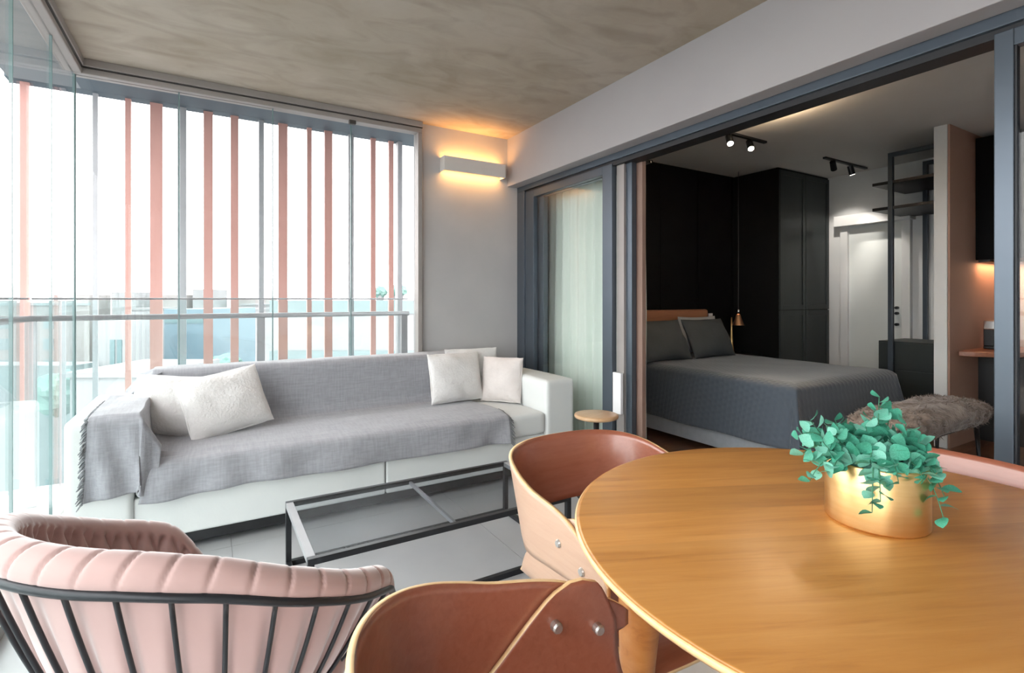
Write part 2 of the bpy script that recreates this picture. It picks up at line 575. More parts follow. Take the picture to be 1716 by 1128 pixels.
def interp(keys, x):
    """Monotone cubic through the keys."""
    n = len(keys)
    if x <= keys[0][0]:
        return keys[0][1]
    if x >= keys[-1][0]:
        return keys[-1][1]
    sl = [(keys[i + 1][1] - keys[i][1]) / (keys[i + 1][0] - keys[i][0]) for i in range(n - 1)]
    for i in range(n - 1):
        if x <= keys[i + 1][0]:
            def tan(k):
                if k == 0:
                    return sl[0]
                if k == n - 1:
                    return sl[-1]
                a, b = sl[k - 1], sl[k]
                return 0.0 if a * b <= 0 else 2 * a * b / (a + b)
            h = keys[i + 1][0] - keys[i][0]
            t = (x - keys[i][0]) / h
            m0, m1 = tan(i), tan(i + 1)
            return ((2 * t ** 3 - 3 * t * t + 1) * keys[i][1] + (t ** 3 - 2 * t * t + t) * h * m0
                    + (-2 * t ** 3 + 3 * t * t) * keys[i + 1][1] + (t ** 3 - t * t) * h * m1)


def nz(x, y, z=0.0):
    return noise.noise(Vector((x, y, z)))


def light(name, kind, loc, energy, color, parent=None, rot=(0, 0, 0), size=0.1, size_y=None, spot=None, blend=0.4):
    ld = bpy.data.lights.new(name, kind)
    ld.energy = energy
    ld.color = color
    if kind == 'AREA':
        ld.size = size
        if size_y:
            ld.shape = 'RECTANGLE'
            ld.size_y = size_y
    else:
        ld.shadow_soft_size = size
    if kind == 'SPOT':
        ld.spot_size = spot
        ld.spot_blend = blend
    o = bpy.data.objects.new(name, ld)
    COL.objects.link(o)
    o.location = loc
    o.rotation_euler = rot
    if parent:
        o.parent = parent
    return o


# ================================================================== SETTING
XL, XB, YW, YR = -0.685, 2.28, 3.92, -1.7     # left glazing, beam face, window wall, wall behind the camera
ZC, ZB, ZBC = 2.67, 2.25, 2.72                # balcony ceiling, beam underside, bedroom ceiling
XD0, XD1 = 2.38, 2.54                         # sliding door frame depth
XE = 6.45                                     # far bedroom wall

# floor of the balcony: screed base with porcelain tiles
fl = setting('floor')
MB().box(-1.1, YR, -0.12, XD1, 4.55, -0.012).build('screed', 'grout', fl)
tw = 1.2
tile_meshes = {}
xs = [-1.1]
x = -1.1
while x < XD1 - 0.001:
    xs.append(min(x + tw, XD1))
    x += tw
xs = sorted(set(round(q, 4) for q in xs))
ys = [YR]
y = YR + 1.05
while y < 4.55:
    ys.append(y)
    y += tw
ys.append(4.55)
for i in range(len(xs) - 1):
    for j in range(len(ys) - 1):
        w_, d_ = xs[i + 1] - xs[i] - 0.002, ys[j + 1] - ys[j] - 0.002
        if w_ < 0.02 or d_ < 0.02:
            continue
        key = (round(w_, 3), round(d_, 3))
        if key not in tile_meshes:
            tile_meshes[key] = MB().box(-w_ / 2, -d_ / 2, -0.012, w_ / 2, d_ / 2, 0).mesh('floor_tile', 'tile')
        link('floor_tile', tile_meshes[key], fl, loc=((xs[i] + xs[i + 1]) / 2, (ys[j] + ys[j + 1]) / 2, 0))

# floor of the bedroom: planks along x
fb = setting('floor_bedroom')
MB().box(XD1, YR, -0.12, XE + 0.1, 4.05, -0.012).build('subfloor', 'grout', fb)
pm = {}
py_ = YR
k = 0
while py_ < 3.9:
    off = (k % 3) * 0.45
    xq = XD1
    seg_ends = [XD1] + [q for q in (XD1 + 0.75 + off, XD1 + 2.1 + off, XD1 + 3.45 + off) if q < XE - 0.1] + [XE]
    for a_, b_ in zip(seg_ends, seg_ends[1:]):
        ln = round(b_ - a_ - 0.002, 3)
        if ln not in pm:
            pm[ln] = MB().box(-ln / 2, -0.099, -0.012, ln / 2, 0.099, 0).mesh('floor_plank', 'plank')
        link('floor_plank', pm[ln], fb, loc=((a_ + b_) / 2, py_ + 0.1, 0))
    py_ += 0.2
    k += 1

# ceilings
struct('ceiling', MB().box(XL - 0.055, YR, ZC, XB, YW + 0.055, ZC + 0.18), 'concrete')
struct('trim_2', MB().box(XL - 0.055, YW + 0.055, ZC, 2.6, 4.44, ZC + 0.18), 'steel')
struct('trim_3', MB().box(-1.1, YR, ZC, XL - 0.055, 4.44, ZC + 0.18), 'overhang')
struct('ceiling_bedroom', MB().box(XD1 - 0.05, YR, ZBC, XE + 0.1, 4.05, ZBC + 0.15), 'bed_ceiling')
# beam over the sliding door
struct('beam', MB().box(XB, YR, ZB, XD1 - 0.02, YW + 0.1, ZC + 0.2), 'plaster', bevel=0.004)
# walls
struct('wall_back', MB().box(1.47, YW, -0.05, XD0 + 0.02, YW + 0.16, ZC), 'grey_wall')
struct('wall_rear', MB().box(-0.8, YR - 0.12, -0.05, XE + 0.1, YR, ZBC), 'white_wall')
struct('wall_right', MB().box(XE, YR, -0.05, XE + 0.12, 4.05, ZBC), 'white_wall')
# black panelled head wall: separate boards on a dark backing
wh = setting('wall_head')
MB().box(XD1 - 0.16, YW + 0.02, -0.05, XE + 0.1, YW + 0.14, ZBC).build('backing', 'black', wh)
px_ = XD1 - 0.15
me_ = MB().box(-0.298, 0, -0.02, 0.298, 0.018, ZBC).mesh('wall_panel', 'black_panel')
while px_ < 5.4:
    link('wall_panel', me_, wh, loc=(px_ + 0.3, YW + 0.002, 0), bevel=0.003)
    px_ += 0.6
# partition towards the kitchenette
pw = setting('wall_partition')
MB().box(5.32, 1.82, 0, XE, 1.91, ZBC).build('partition_core', 'white_wall', pw)
MB().box(5.335, 1.805, 0, XE, 1.82, ZBC).build('kitchen_face', 'warm_lit_wall', pw)
struct('baseboard_right', MB().box(XE - 0.015, 2.6, 0, XE, 3.3, 0.08), 'white_wall')

# ---- glazed front: window_1 faces the sunshade (back), window_2 runs along the balcony edge (left)
w1 = setting('window_1')
MB().box(XL, YW - 0.055, ZC - 0.045, 1.47, YW + 0.055, ZC).build('upper_track', 'track', w1, bevel=0.004)
MB().box(XL, YW - 0.048, ZC - 0.052, 1.47, YW + 0.048, ZC - 0.045).build('track_slot', 'track_dark', w1)
MB().box(XL, YW - 0.042, ZC - 0.088, 1.47, YW + 0.042, ZC - 0.052).build('lower_track', 'track', w1, bevel=0.004)
MB().box(XL, YW - 0.03, 0, 1.47, YW + 0.03, 0.05).build('bottom_track', 'track', w1, bevel=0.003)
MB().box(1.435, YW - 0.04, 0, 1.47, YW + 0.04, ZC - 0.088).build('side_jamb', 'track', w1, bevel=0.003)
joints = [XL + 0.006, -0.164, 0.384, 0.919, 1.435]
for a_, b_ in zip(joints, joints[1:]):
    MB().box(a_ + 0.002, YW - 0.005, 0.05, b_ - 0.002, YW + 0.005, ZC - 0.088).build('pane', 'glass', w1)
for q in joints[:-1]:
    MB().box(q - 0.0035, YW - 0.006, 0.05, q + 0.0035, YW + 0.006, ZC - 0.088).build('pane_edge', 'glass_edge', w1)
MB().box(0.895, YW - 0.055, ZC - 0.115, 0.945, YW - 0.02, ZC - 0.085).build('pane_latch', 'track_dark', w1, bevel=0.004)
w2 = setting('window_2')
MB().box(XL - 0.055, YR, ZC - 0.045, XL + 0.055, YW - 0.055, ZC).build('upper_track', 'track', w2, bevel=0.004)
MB().box(XL - 0.048, YR, ZC - 0.052, XL + 0.048, YW - 0.048, ZC - 0.045).build('track_slot', 'track_dark', w2)
MB().box(XL - 0.042, YR, ZC - 0.088, XL + 0.042, YW - 0.042, ZC - 0.052).build('lower_track', 'track', w2, bevel=0.004)
MB().box(XL - 0.03, YR, 0, XL + 0.03, YW - 0.03, 0.05).build('bottom_track', 'track', w2, bevel=0.003)
jl = [YW - 0.008, 3.40, 2.80, 2.2, 1.6, 1.0, 0.4, -0.2, -0.8, -1.4, YR]
for a_, b_ in zip(jl, jl[1:]):
    MB().box(XL - 0.005, b_ + 0.002, 0.05, XL + 0.005, a_ - 0.002, ZC - 0.088).build('pane', 'glass', w2)
for q in jl[:-1]:
    MB().box(XL - 0.006, q - 0.0035, 0.05, XL + 0.006, q + 0.0035, ZC - 0.088).build('pane_edge', 'glass_edge', w2)

# ---- sliding door between balcony and bedroom
d1 = setting('door_1')
MB().box(XD0, YR, ZB - 0.045, XD1 - 0.02, YW, ZB).build('header', 'frame', d1, bevel=0.003)
MB().box(XD0 + 0.02, YR, ZB - 0.075, XD1 - 0.035, YW, ZB - 0.045).build('header_channel', 'frame_black', d1)
MB().box(XD0, YR, 0, XD1 - 0.02, YW, 0.02).build('sill_track', 'frame', d1)
MB().box(XD0, 3.80, 0.02, XD1 - 0.02, YW, ZB - 0.045).build('jamb', 'frame', d1, bevel=0.003)


def sash(y0, y1, xm, st0, st1, name='sash'):
    p = bpy.data.objects.new(name, None)
    COL.objects.link(p)
    p.parent = d1
    z0, z1 = 0.025, ZB - 0.06
    MB().box(xm - 0.022, y1 - st1, z0, xm + 0.022, y1, z1).build('stile', 'frame', p, bevel=0.003)
    MB().box(xm - 0.022, y0, z0, xm + 0.022, y0 + st0, z1).build('stile', 'frame', p, bevel=0.003)
    MB().box(xm - 0.022, y0 + st0, z1 - 0.06, xm + 0.022, y1 - st1, z1).build('top_rail', 'frame', p, bevel=0.003)
    MB().box(xm - 0.022, y0 + st0, z0, xm + 0.022, y1 - st1, z0 + 0.08).build('bottom_rail', 'frame', p, bevel=0.003)
    MB().box(xm - 0.004, y0 + st0 - 0.005, z0 + 0.075, xm + 0.004, y1 - st1 + 0.005, z1 - 0.055).build('pane', 'glass_door', p)
    return p


s1 = sash(2.68, 3.80, 2.415, 0.10, 0.13)
s2 = sash(2.545, 3.70, 2.47, 0.055, 0.10)
MB().box(2.430, 2.60, 0.02, 2.448, 2.672, ZB - 0.06).build('gap_strip', 'track', d1)  # grey strip standing in for the pale curtain showing in the gap
MB().box(2.395, 2.595, 0.47, 2.42, 2.675, 0.75).build('edge_plate', 'white_plastic', d1, bevel=0.003)
s3 = sash(-0.55, 0.685, 2.415, 0.06, 0.052)
s4 = sash(-0.50, 0.62, 2.47, 0.06, 0.06)
MB().box(2.40, 0.6265, 0.02, 2.43, 0.632, ZB - 0.06).build('black_seal', 'frame_black', d1)
struct('trim_1', MB().box(2.50, 2.50, 0, 2.535, 2.60, ZB - 0.02), 'brown_edge', bevel=0.003)

# ---- interior door in the far bedroom wall
d2 = setting('door_2')
MB().box(XE - 0.02, 2.58, 0, XE, 3.12, 2.10).build('leaf', 'door_white', d2, bevel=0.003)
MB().box(XE - 0.06, 3.12, 0, XE, 3.20, 2.20).build('casing', 'white_wall', d2, bevel=0.004)
MB().box(XE - 0.06, 2.50, 0, XE, 2.58, 2.20).build('casing', 'white_wall', d2, bevel=0.004)
MB().box(XE - 0.14, 2.47, 2.10, XE, 3.23, 2.22).build('lintel', 'white_wall', d2, bevel=0.004)
for zz in (0.98, 1.10, 1.16):
    MB().tube([(XE - 0.02, 2.63, zz), (XE - 0.06, 2.63, zz)], 0.016, 12).build('lock_knob', 'black_metal', d2)

# ================================================================== OUTSIDE
# sunshade of vertical fins hung from a steel header
sun = thing('sunshade_screen', 'row of dusty red and grey vertical fins hung outside the glazing', 'sunshade', (0, 4.5, 0))
MB().box(-1.12, -0.06, 2.67, 2.6, 0.06, 2.85).build('header_beam', 'steel', sun, bevel=0.005)
MB().box(1.46, -0.04, -0.3, 1.50, 0.04, 2.67).build('end_post', 'fin_grey', sun)
FINS = [(-1.033, .046, 0), (-0.845, .03, 1), (-0.672, .029, 1), (-0.49, .034, 0), (-0.326, .075, 0), (-0.17, .055, 1),
        (-0.003, .062, 0), (0.172, .055, 0), (0.359, .036, 1), (0.516, .068, 0), (0.716, .036, 0), (0.868, .062, 0),
        (1.055, .045, 1), (1.246, .044, 0), (1.407, .044, 0)]
for fx, fw, kk in FINS:
    dep = 0.03
    MB().box(-fw / 2, -dep / 2, -0.3, fw / 2, dep / 2, 2.67).build('fin', 'fin_grey' if kk else 'fin', sun, loc=(fx, 0, 0))

# balustrade
bal = thing('balcony_railing', 'grey metal balcony railing with glass infill outside the windows', 'railing', (0, 4.12, 0))
MB().tube([(-0.92, 0, 1.135), (1.44, 0, 1.135)], 0.018, 12).build('handrail', 'rail', bal, smooth=True)
MB().tube([(-0.92, 0, 1.135), (-0.92, -5.7, 1.135)], 0.018, 12).build('handrail', 'rail', bal, smooth=True)
MB().tube([(-0.92, 0.02, 1.255), (1.44, 0.02, 1.255)], 0.006, 8).build('top_wire', 'rail', bal, smooth=True)
MB().tube([(-0.94, 0.02, 1.255), (-0.94, -5.7, 1.255)], 0.006, 8).build('top_wire', 'rail', bal, smooth=True)
for (qx, qy) in ((0.325, 0), (1.40, 0), (-0.92, 0), (-0.92, -1.3), (-0.92, -2.6), (-0.92, -3.9)):
    MB().box(qx - 0.027, qy - 0.012, 0, qx + 0.027, qy + 0.012, 1.12).build('post', 'rail', bal, bevel=0.003)
for a_, b_ in ((-0.90, 0.29), (0.36, 1.37)):
    MB().box(a_, 0.02, 0.08, b_, 0.03, 1.245).build('glass_infill', 'glass_rail', bal)
for a_, b_ in ((-0.02, -1.28), (-1.32, -2.58), (-2.62, -3.88)):
    MB().box(-0.95, a_, 0.08, -0.94, b_, 1.245).build('glass_infill', 'glass_rail', bal)

# city
GZ = -22.0
tag(MB().box(-400, 6, GZ - 1, 400, 600, GZ).build('city_ground', 'street'), 'pale ground of the city far below the balcony', 'ground', kind='structure')
tag(MB().box(-400, -200, GZ - 1, -8, 6, GZ).build('city_ground', 'street'), 'pale ground of the city beside the balcony', 'ground', kind='structure')


def building(name, label, x0, y0, x1, y1, depth, ztop, wall, rows=0, cols=0, win=(0.6, 0.6), zlow=None, roof=None, parapet=0.0, strips=None):
    """Box block whose front edge runs from (x0,y0) to (x1,y1); windows are set in the front."""
    dx, dy = x1 - x0, y1 - y0
    ln = math.hypot(dx, dy)
    ang = math.atan2(dy, dx)
    t = thing(name, label, 'building', (x0, y0, GZ), ang)
    ht = ztop - GZ
    MB().box(0, 0, 0, ln, depth, ht).build('walls', wall, t)
    if parapet:
        MB().box(-0.1, -0.1, ht - parapet, ln + 0.1, depth + 0.1, ht + 0.05).build('parapet', roof or wall, t)
    elif roof:
        MB().box(-0.15, -0.15, ht, ln + 0.15, depth + 0.15, ht + 0.25).build('roof', roof, t)
    z0 = ht - 10 if zlow is None else zlow - GZ
    if rows and cols:
        wm = MB().box(-win[0] / 2, -0.06, -win[1] / 2, win[0] / 2, 0.02, win[1] / 2).mesh('window', 'b_window')
        for r in range(rows):
            for c in range(cols):
                link('window', wm, t, loc=(ln * (c + 0.5) / cols, 0, z0 + (ht - 0.6 - z0) * (r + 0.5) / rows))
    for (a0, a1, zz0, zz1) in (strips or []):
        MB().box(a0 * ln, -0.06, zz0 - GZ, a1 * ln, 0.02, zz1 - GZ).build('window_strip', 'b_window', t)
    return t


building('apartment_building', 'pale cream apartment block with rows of windows beyond the left glazing', -21.2, 64.9, -11.3, 59.1, 3, 0.72, 'b_cream', 5, 6, (0.9, 1.0), roof='b_teal')
building('office_building', 'teal block low behind the left glazing, below the cream apartment block', -19.5, 50, -7.6, 42.7, 2, -3.0, 'b_teal', 2, 6, (1.0, 0.7))
building('apartment_building', 'narrow beige block just right of the glazing corner', -10.4, 66.5, -9.0, 65.6, 5, -0.97, 'b_cream', 4, 1, (0.7, 0.9))
building('apartment_building', 'white block with two tall teal window strips', -6.5, 44.5, -4.8, 43.6, 3, -0.2, 'b_white', strips=[(.42, .58, -5.2, -1.5), (.66, .82, -5.2, -1.5)])
building('apartment_building', 'white block between the tall strip windows and the widest red fin', -8.2, 74.6, -5.9, 73.3, 6, -0.01, 'b_white', 4, 3, (0.5, 0.8), roof='b_grey')
building('office_building', 'blue glass office block seen between red fins above the cushions', -3.0, 48.3, -0.3, 46.7, 8, 0.5, 'b_blue', strips=[(.02, .98, -0.6, -0.1)])
building('apartment_building', 'white block right of the blue glass block', 0.1, 69.7, 3.1, 67.9, 8, -0.15, 'b_white', 3, 4, (0.5, 0.8), roof='b_grey')
building('apartment_building', 'distant white slab behind the railing post', 3.8, 79.1, 7.2, 77.1, 8, 0.43, 'b_white', 3, 4, (0.5, 0.7), roof='b_grey')
lb = building('warehouse', 'long low white building with pale green parapet behind the right fins', 3.2, 33.0, 11.6, 28.0, 14, 1.14, 'b_white', roof='b_teal', parapet=0.72)
MB().box(-0.1, -0.12, 0, 9.8, 0, 22 - 1.75).build('plinth', 'b_teal', lb)
building('low_house', 'white flat-roofed house low behind the sofa back corner', -5.6, 31.2, -2.2, 29.2, 5, -2.4, 'b_white', roof='b_white')
building('office_tower', 'small far tower left of the leftmost red fin', -61, 214, -56, 211, 8, 5.5, 'b_cream')
for i_, (bx, by, bw, zt, lab) in enumerate(((-38, 190, 9, 2.6, 'far skyline block left of the glazing corner'), (-24, 185, 6, 3.4, 'far skyline block behind the first grey fin'),
                                           (-14, 180, 8, 2.6, 'far skyline block behind the first thin red fin'), (-4, 175, 5, 4.2, 'far grey skyline block between the wide red fin and grey fin'),
                                           (6, 178, 9, 1.8, 'far skyline block right of the grey fin'))):
    building('skyline_block', lab, bx, by, bx + bw, by - bw * 0.55, 8, zt, 'b_grey' if i_ % 2 else 'b_cream')


def tree(label, loc, r, squash=0.8, planter=False):
    t = thing('roof_tree' if planter else 'street_tree', label, 'tree', loc)
    rnd = random.Random(int(loc[0] * 100))
    mb = MB()

    def f(u, v):
        a, b = u * 2 * PI, v * PI
        d = Vector((math.cos(a) * math.sin(b), math.sin(a) * math.sin(b), math.cos(b)))
        q = r * (1 + 0.35 * nz(d.x * 2.3 + loc[0], d.y * 2.3, d.z * 2.3))
        return (d.x * q, d.y * q, 0.8 * r + d.z * q * squash)
    mb.grid(28, 16, f, closed_u=True)
    mb.build('crown', 'foliage', t, smooth=False)
    MB().tube([(0, 0, -0.1), (0, 0, 0.7 * r)], r * 0.12, 8).build('trunk', 'moss', t)
    if planter:
        MB().lathe([(r * 0.5, -0.2), (r * 0.6, 0.15)], 16).build('planter', 'soil_white', t)
    return t


tree('left of two round trees on the long white roof', (8.9, 30.6, 1.35), 0.42, 0.8, True)
tree('right of two round trees on the long white roof', (9.85, 30.0, 1.35), 0.52, 0.7, True)
tree('green tree low between the house roof and strip-window block', (-6.3, 33.5, -4.5), 1.3)
tree('green tree right of the blue glass block', (1.1, 44.0, -4.8), 1.2)

# ================================================================== BALCONY FURNITURE
# ---- wall light
wl = thing('wall_light', 'slim white box wall light glowing amber above the sofa', 'wall light', (1.92, YW, 2.30))
MB().box(-0.285, -0.10, 0.0, 0.285, -0.085, 0.115).build('front_plate', 'lamp_white', wl, bevel=0.002)
MB().box(-0.285, -0.085, 0.0, -0.277, -0.001, 0.115).build('end_plate', 'lamp_white', wl)
MB().box(0.277, -0.085, 0.0, 0.285, -0.001, 0.115).build('end_plate', 'lamp_white', wl)
MB().box(-0.277, -0.02, 0.03, 0.277, -0.001, 0.085).build('back_plate', 'lamp_white', wl)
MB().box(-0.27, -0.08, 0.045, 0.27, -0.03, 0.07).build('led_tube', 'warm_glow', wl)
light('lamp_glow', 'AREA', (0, -0.055, 0.09), 2.4, (1.0, 0.44, 0.11), wl, (PI, 0, 0), 0.54, 0.05)
light('lamp_glow', 'AREA', (0, -0.055, 0.03), 1.5, (1.0, 0.47, 0.13), wl, (0, 0, 0), 0.54, 0.05)

# ---- sofa
SX0, SX1, SY0, SY1 = -0.56, 2.30, 2.98, 3.87
sofa = thing('sofa', 'long off-white leather sofa under the fin-screened windows', 'sofa', (0, 0, 0))
MB().box(SX0 + 0.25, SY0 + 0.02, 0.09, 0.905, SY1, 0.30).build('base', 'sofa', sofa, bevel=0.012, seg=3)
MB().box(0.911, SY0 + 0.02, 0.09, SX1 - 0.25, SY1, 0.30).build('base', 'sofa', sofa, bevel=0.012, seg=3)


def cushion_box(name, x0, y0, z0, x1, y1, z1, r, parent, m='sofa', puff=0.012):
    """Rounded upholstered block."""
    n = 14
    mb = MB()
    cx, cy, cz = (x0 + x1) / 2, (y0 + y1) / 2, (z0 + z1) / 2
    hx, hy, hz = (x1 - x0) / 2, (y1 - y0) / 2, (z1 - z0) / 2

    def sph(u, v):
        a, b = u * 2 * PI, v * PI
        d = Vector((math.cos(a) * math.sin(b), math.sin(a) * math.sin(b), math.cos(b)))
        e = 0.22

        def sg(q):
            return math.copysign(abs(q) ** e, q)
        m_ = max(abs(d.x), abs(d.y), abs(d.z))
        c = d / m_
        inner = Vector((c.x * (hx - r), c.y * (hy - r), c.z * (hz - r)))
        q = inner + d * r
        q.z += puff * (1 - (c.x) ** 2) * (1 - (c.y) ** 2) * (1 if c.z > 0 else 0)
        return (cx + q.x, cy + q.y, cz + q.z)
    # box built from 6 face grids so that edges stay crisp
    N = 12

    def facegrid(ax, sgn):
        def f(u, v):
            a, b = u * 2 - 1, v * 2 - 1
            a = math.sin(a * PI / 2) if True else a
            b = math.sin(b * PI / 2)
            c = [0, 0, 0]
            c[ax] = sgn
            c[(ax + 1) % 3] = a
            c[(ax + 2) % 3] = b
            c = Vector(c)
            inner = Vector((max(-(hx - r), min(hx - r, c.x * hx)), max(-(hy - r), min(hy - r, c.y * hy)), max(-(hz - r), min(hz - r, c.z * hz))))
            out = Vector((c.x * hx, c.y * hy, c.z * hz)) - inner
            if out.length > 1e-6:
                out = out.normalized() * r
            q = inner + out
            if c.z > 0.99:
                q.z += puff * (1 - c.x ** 2) * (1 - c.y ** 2)
            return (cx + q.x, cy + q.y, cz + q.z)
        mb.grid(N * 2, N * 2, f, flip=(sgn < 0))
    for ax in range(3):
        for sgn in (1, -1):
            facegrid(ax, sgn)
    return mb.build(name, m, parent, smooth=True)


cushion_box('seat_cushion', SX0 + 0.26, SY0, 0.30, 0.905, 3.70, 0.455, 0.03, sofa)
cushion_box('seat_cushion', 0.911, SY0, 0.30, SX1 - 0.25, 3.70, 0.455, 0.03, sofa)
cushion_box('back_cushion', SX0 + 0.26, 3.68, 0.30, 0.905, SY1, 0.815, 0.035, sofa)
cushion_box('back_cushion', 0.911, 3.68, 0.30, SX1 - 0.25, SY1, 0.815, 0.035, sofa)
cushion_box('armrest', SX0, SY0 - 0.005, 0.09, SX0 + 0.255, SY1 - 0.1, 0.70, 0.03, sofa)
cushion_box('armrest', SX1 - 0.25, SY0 - 0.005, 0.09, SX1, SY1 - 0.1, 0.675, 0.03, sofa)
for lx in (SX0 + 0.12, 0.9, SX1 - 0.12):
    for ly in (SY0 + 0.14, SY1 - 0.2):
        MB().lathe([(0.022, 0), (0.026, 0.09)], 14, (lx, ly, 0)).build('leg', 'black_metal', sofa)
MB().box(SX0 + 0.05, SY0 + 0.045, 0.035, SX1 - 0.05, SY1 - 0.1, 0.09).build('under_shade', 'black', sofa)  # black block put in for the dark shadow gap under the sofa

# ---- grey throw over back, seat and left arm
thr = thing('throw_blanket', 'grey woven throw draped over the sofa back, seat and left arm', 'blanket', (0, 0, 0))


def polyline(pts):
    seg = [0.0]
    for a, b in zip(pts, pts[1:]):
        seg.append(seg[-1] + math.hypot(b[0] - a[0], b[1] - a[1]))
    tot = seg[-1]

    def at(t):
        s_ = t * tot
        for i in range(len(pts) - 1):
            if s_ <= seg[i + 1] + 1e-9:
                k_ = (s_ - seg[i]) / max(1e-9, seg[i + 1] - seg[i])
                return (pts[i][0] + (pts[i + 1][0] - pts[i][0]) * k_, pts[i][1] + (pts[i + 1][1] - pts[i][1]) * k_)
        return pts[-1]
    return at, tot


prof = [(3.885, 0.62), (3.885, 0.80), (3.875, 0.822), (3.85, 0.831), (3.72, 0.831), (3.69, 0.824), (3.672, 0.80), (3.668, 0.66), (3.662, 0.53),
        (3.63, 0.484), (3.56, 0.476), (3.3, 0.482), (3.05, 0.474), (3.0, 0.466), (2.975, 0.45), (2.966, 0.42), (2.964, 0.36), (2.962, 0.298)]
pat, plen = polyline(prof)


def throw_seat(u, v):
    y_, z_ = pat(v)
    x0 = -0.285 if v < 0.75 else -0.285 + 0.03 * math.sin((v - 0.75) * 4 * PI)
    x1 = 1.77 - 0.05 * v + 0.02 * math.sin(v * 9)
    x_ = x0 + (x1 - x0) * u
    if v > 0.84:                                   # hanging front
        h = (v - 0.84) / 0.16
        fold = 0.012 * math.sin(x_ * 17 + 3 * math.sin(x_ * 3.1)) + 0.016 * nz(x_ * 4 + h * 2, h * 1.5)
        pl = max(0, (x_ - 1.35) / 0.35)
        fold += 0.018 * pl * math.sin((x_ * 24) + h * 4)
        y_ -= abs(h) * (0.016 + fold * 0.9) + 0.004
        z_ += h * (0.014 * nz(x_ * 2.2, 5.0) - 0.01 * math.exp(-((x_ + 0.2) / 0.12) ** 2))
    elif v > 0.62:
        z_ += 0.004 + 0.006 * nz(x_ * 5, y_ * 5)
        if x_ < -0.1:                              # ruck against the arm
            z_ += 0.05 * max(0.0, (-0.1 - x_) / 0.18) ** 2
    else:
        y_ -= 0.003 + 0.006 * (nz(x_ * 3, z_ * 7) + 0.2)
        if z_ > 0.8:
            z_ += 0.004 + 0.007 * nz(x_ * 4, y_ * 6)
    return (x_, y_, z_)


MB().grid(150, 110, throw_seat).build('seat_drape', 'throw', thr, smooth=True, solid=(0.006, 1.0))

apr = [(3.60, 0.706), (3.1, 0.708), (3.0, 0.706), (2.972, 0.695), (2.962, 0.67), (2.958, 0.55), (2.955, 0.335)]
aat, alen = polyline(apr)


def throw_arm(u, v):
    y_, z_ = aat(v)
    hang = max(0.0, (0.70 - z_) / 0.365) if v > 0.5 else 0.0
    if u < 0.62:                                   # across the arm
        k_ = u / 0.62
        x_ = -0.472 + 0.192 * k_
        if hang:
            x_ -= 0.004 * hang
            x_ += 0.02 * hang * (k_ - 0.4)
            f = 0.014 * math.sin(k_ * 10 - hang * 3.2) + 0.012 * nz(k_ * 3, hang * 3)
            y_ -= 0.006 + hang * (0.012 + f)
            z_ += hang * 0.02 * (k_ * 0.8)
        else:
            z_ += 0.006 + 0.007 * (nz(x_ * 9, y_ * 5) + 0.25)
            x_ += 0.012 * nz(y_ * 4, 3.0)
    else:                                          # inner side, falling to the seat
        k_ = (u - 0.62) / 0.38
        if hang:
            x_ = -0.27 + 0.075 * k_ - 0.02 * hang
            y_ -= 0.018 - 0.03 * k_ + 0.012 * math.sin(k_ * 7) * hang
            z_ = z_ - 0.15 * k_ * (1 - hang)
            z_ += -0.02 * hang * k_
        else:
            x_ = -0.280 + 0.03 * k_ + 0.006 * math.sin(y_ * 22) * k_
            z_ = 0.706 - 0.225 * k_
            if k_ < 0.15:
                x_ += -0.0 + 0.004
    return (x_, y_, z_)


MB().grid(64, 90, throw_arm).build('arm_drape', 'throw', thr, smooth=True, solid=(0.006, 1.0))
# second fold of cloth slung over the back corner behind the arm
bpr = [(-0.43, 0.69), (-0.39, 0.735), (-0.345, 0.785), (-0.29, 0.812), (-0.24, 0.818)]


def throw_corner(u, v):
    at_, _ = polyline(bpr)
    x_, z_ = at_(u)
    y_ = 3.885 - 0.235 * v
    z_ -= 0.06 * (v ** 2) * (1 - u) + 0.02 * (v * (1 - v))
    z_ += 0.012 * math.sin(v * 9 + u * 3) * (1 - u * 0.6) + 0.006
    return (x_, y_, z_)


MB().grid(24, 22, throw_corner).build('corner_drape', 'throw', thr, smooth=True, solid=(0.006, 1.0))
# knotted fringe along the free edges
rf = random.Random(3)
fr = MB()
for i in range(120):
    v = 0.18 + 0.82 * i / 119
    p = Vector(throw_arm(0, v))
    d = Vector((-0.016 - 0.010 * rf.random(), rf.uniform(-0.02, 0.012), -0.018 - 0.012 * rf.random()))
    fr.tube([p, p + d * 0.5 + Vector((0, 0, 0.004)), p + d], [0.0035, 0.003, 0.002], 4)
for i in range(34):
    v = 0.80 + 0.2 * i / 33
    p = Vector(throw_seat(1, v))
    d = Vector((0.022 + 0.01 * rf.random(), -0.004, -0.02 - 0.015 * rf.random()))
    fr.tube([p, p + d], [0.0035, 0.002], 4)
tag(fr.build('fringe', 'fringe', thr), 'dark knotted fringe', kind='stuff')


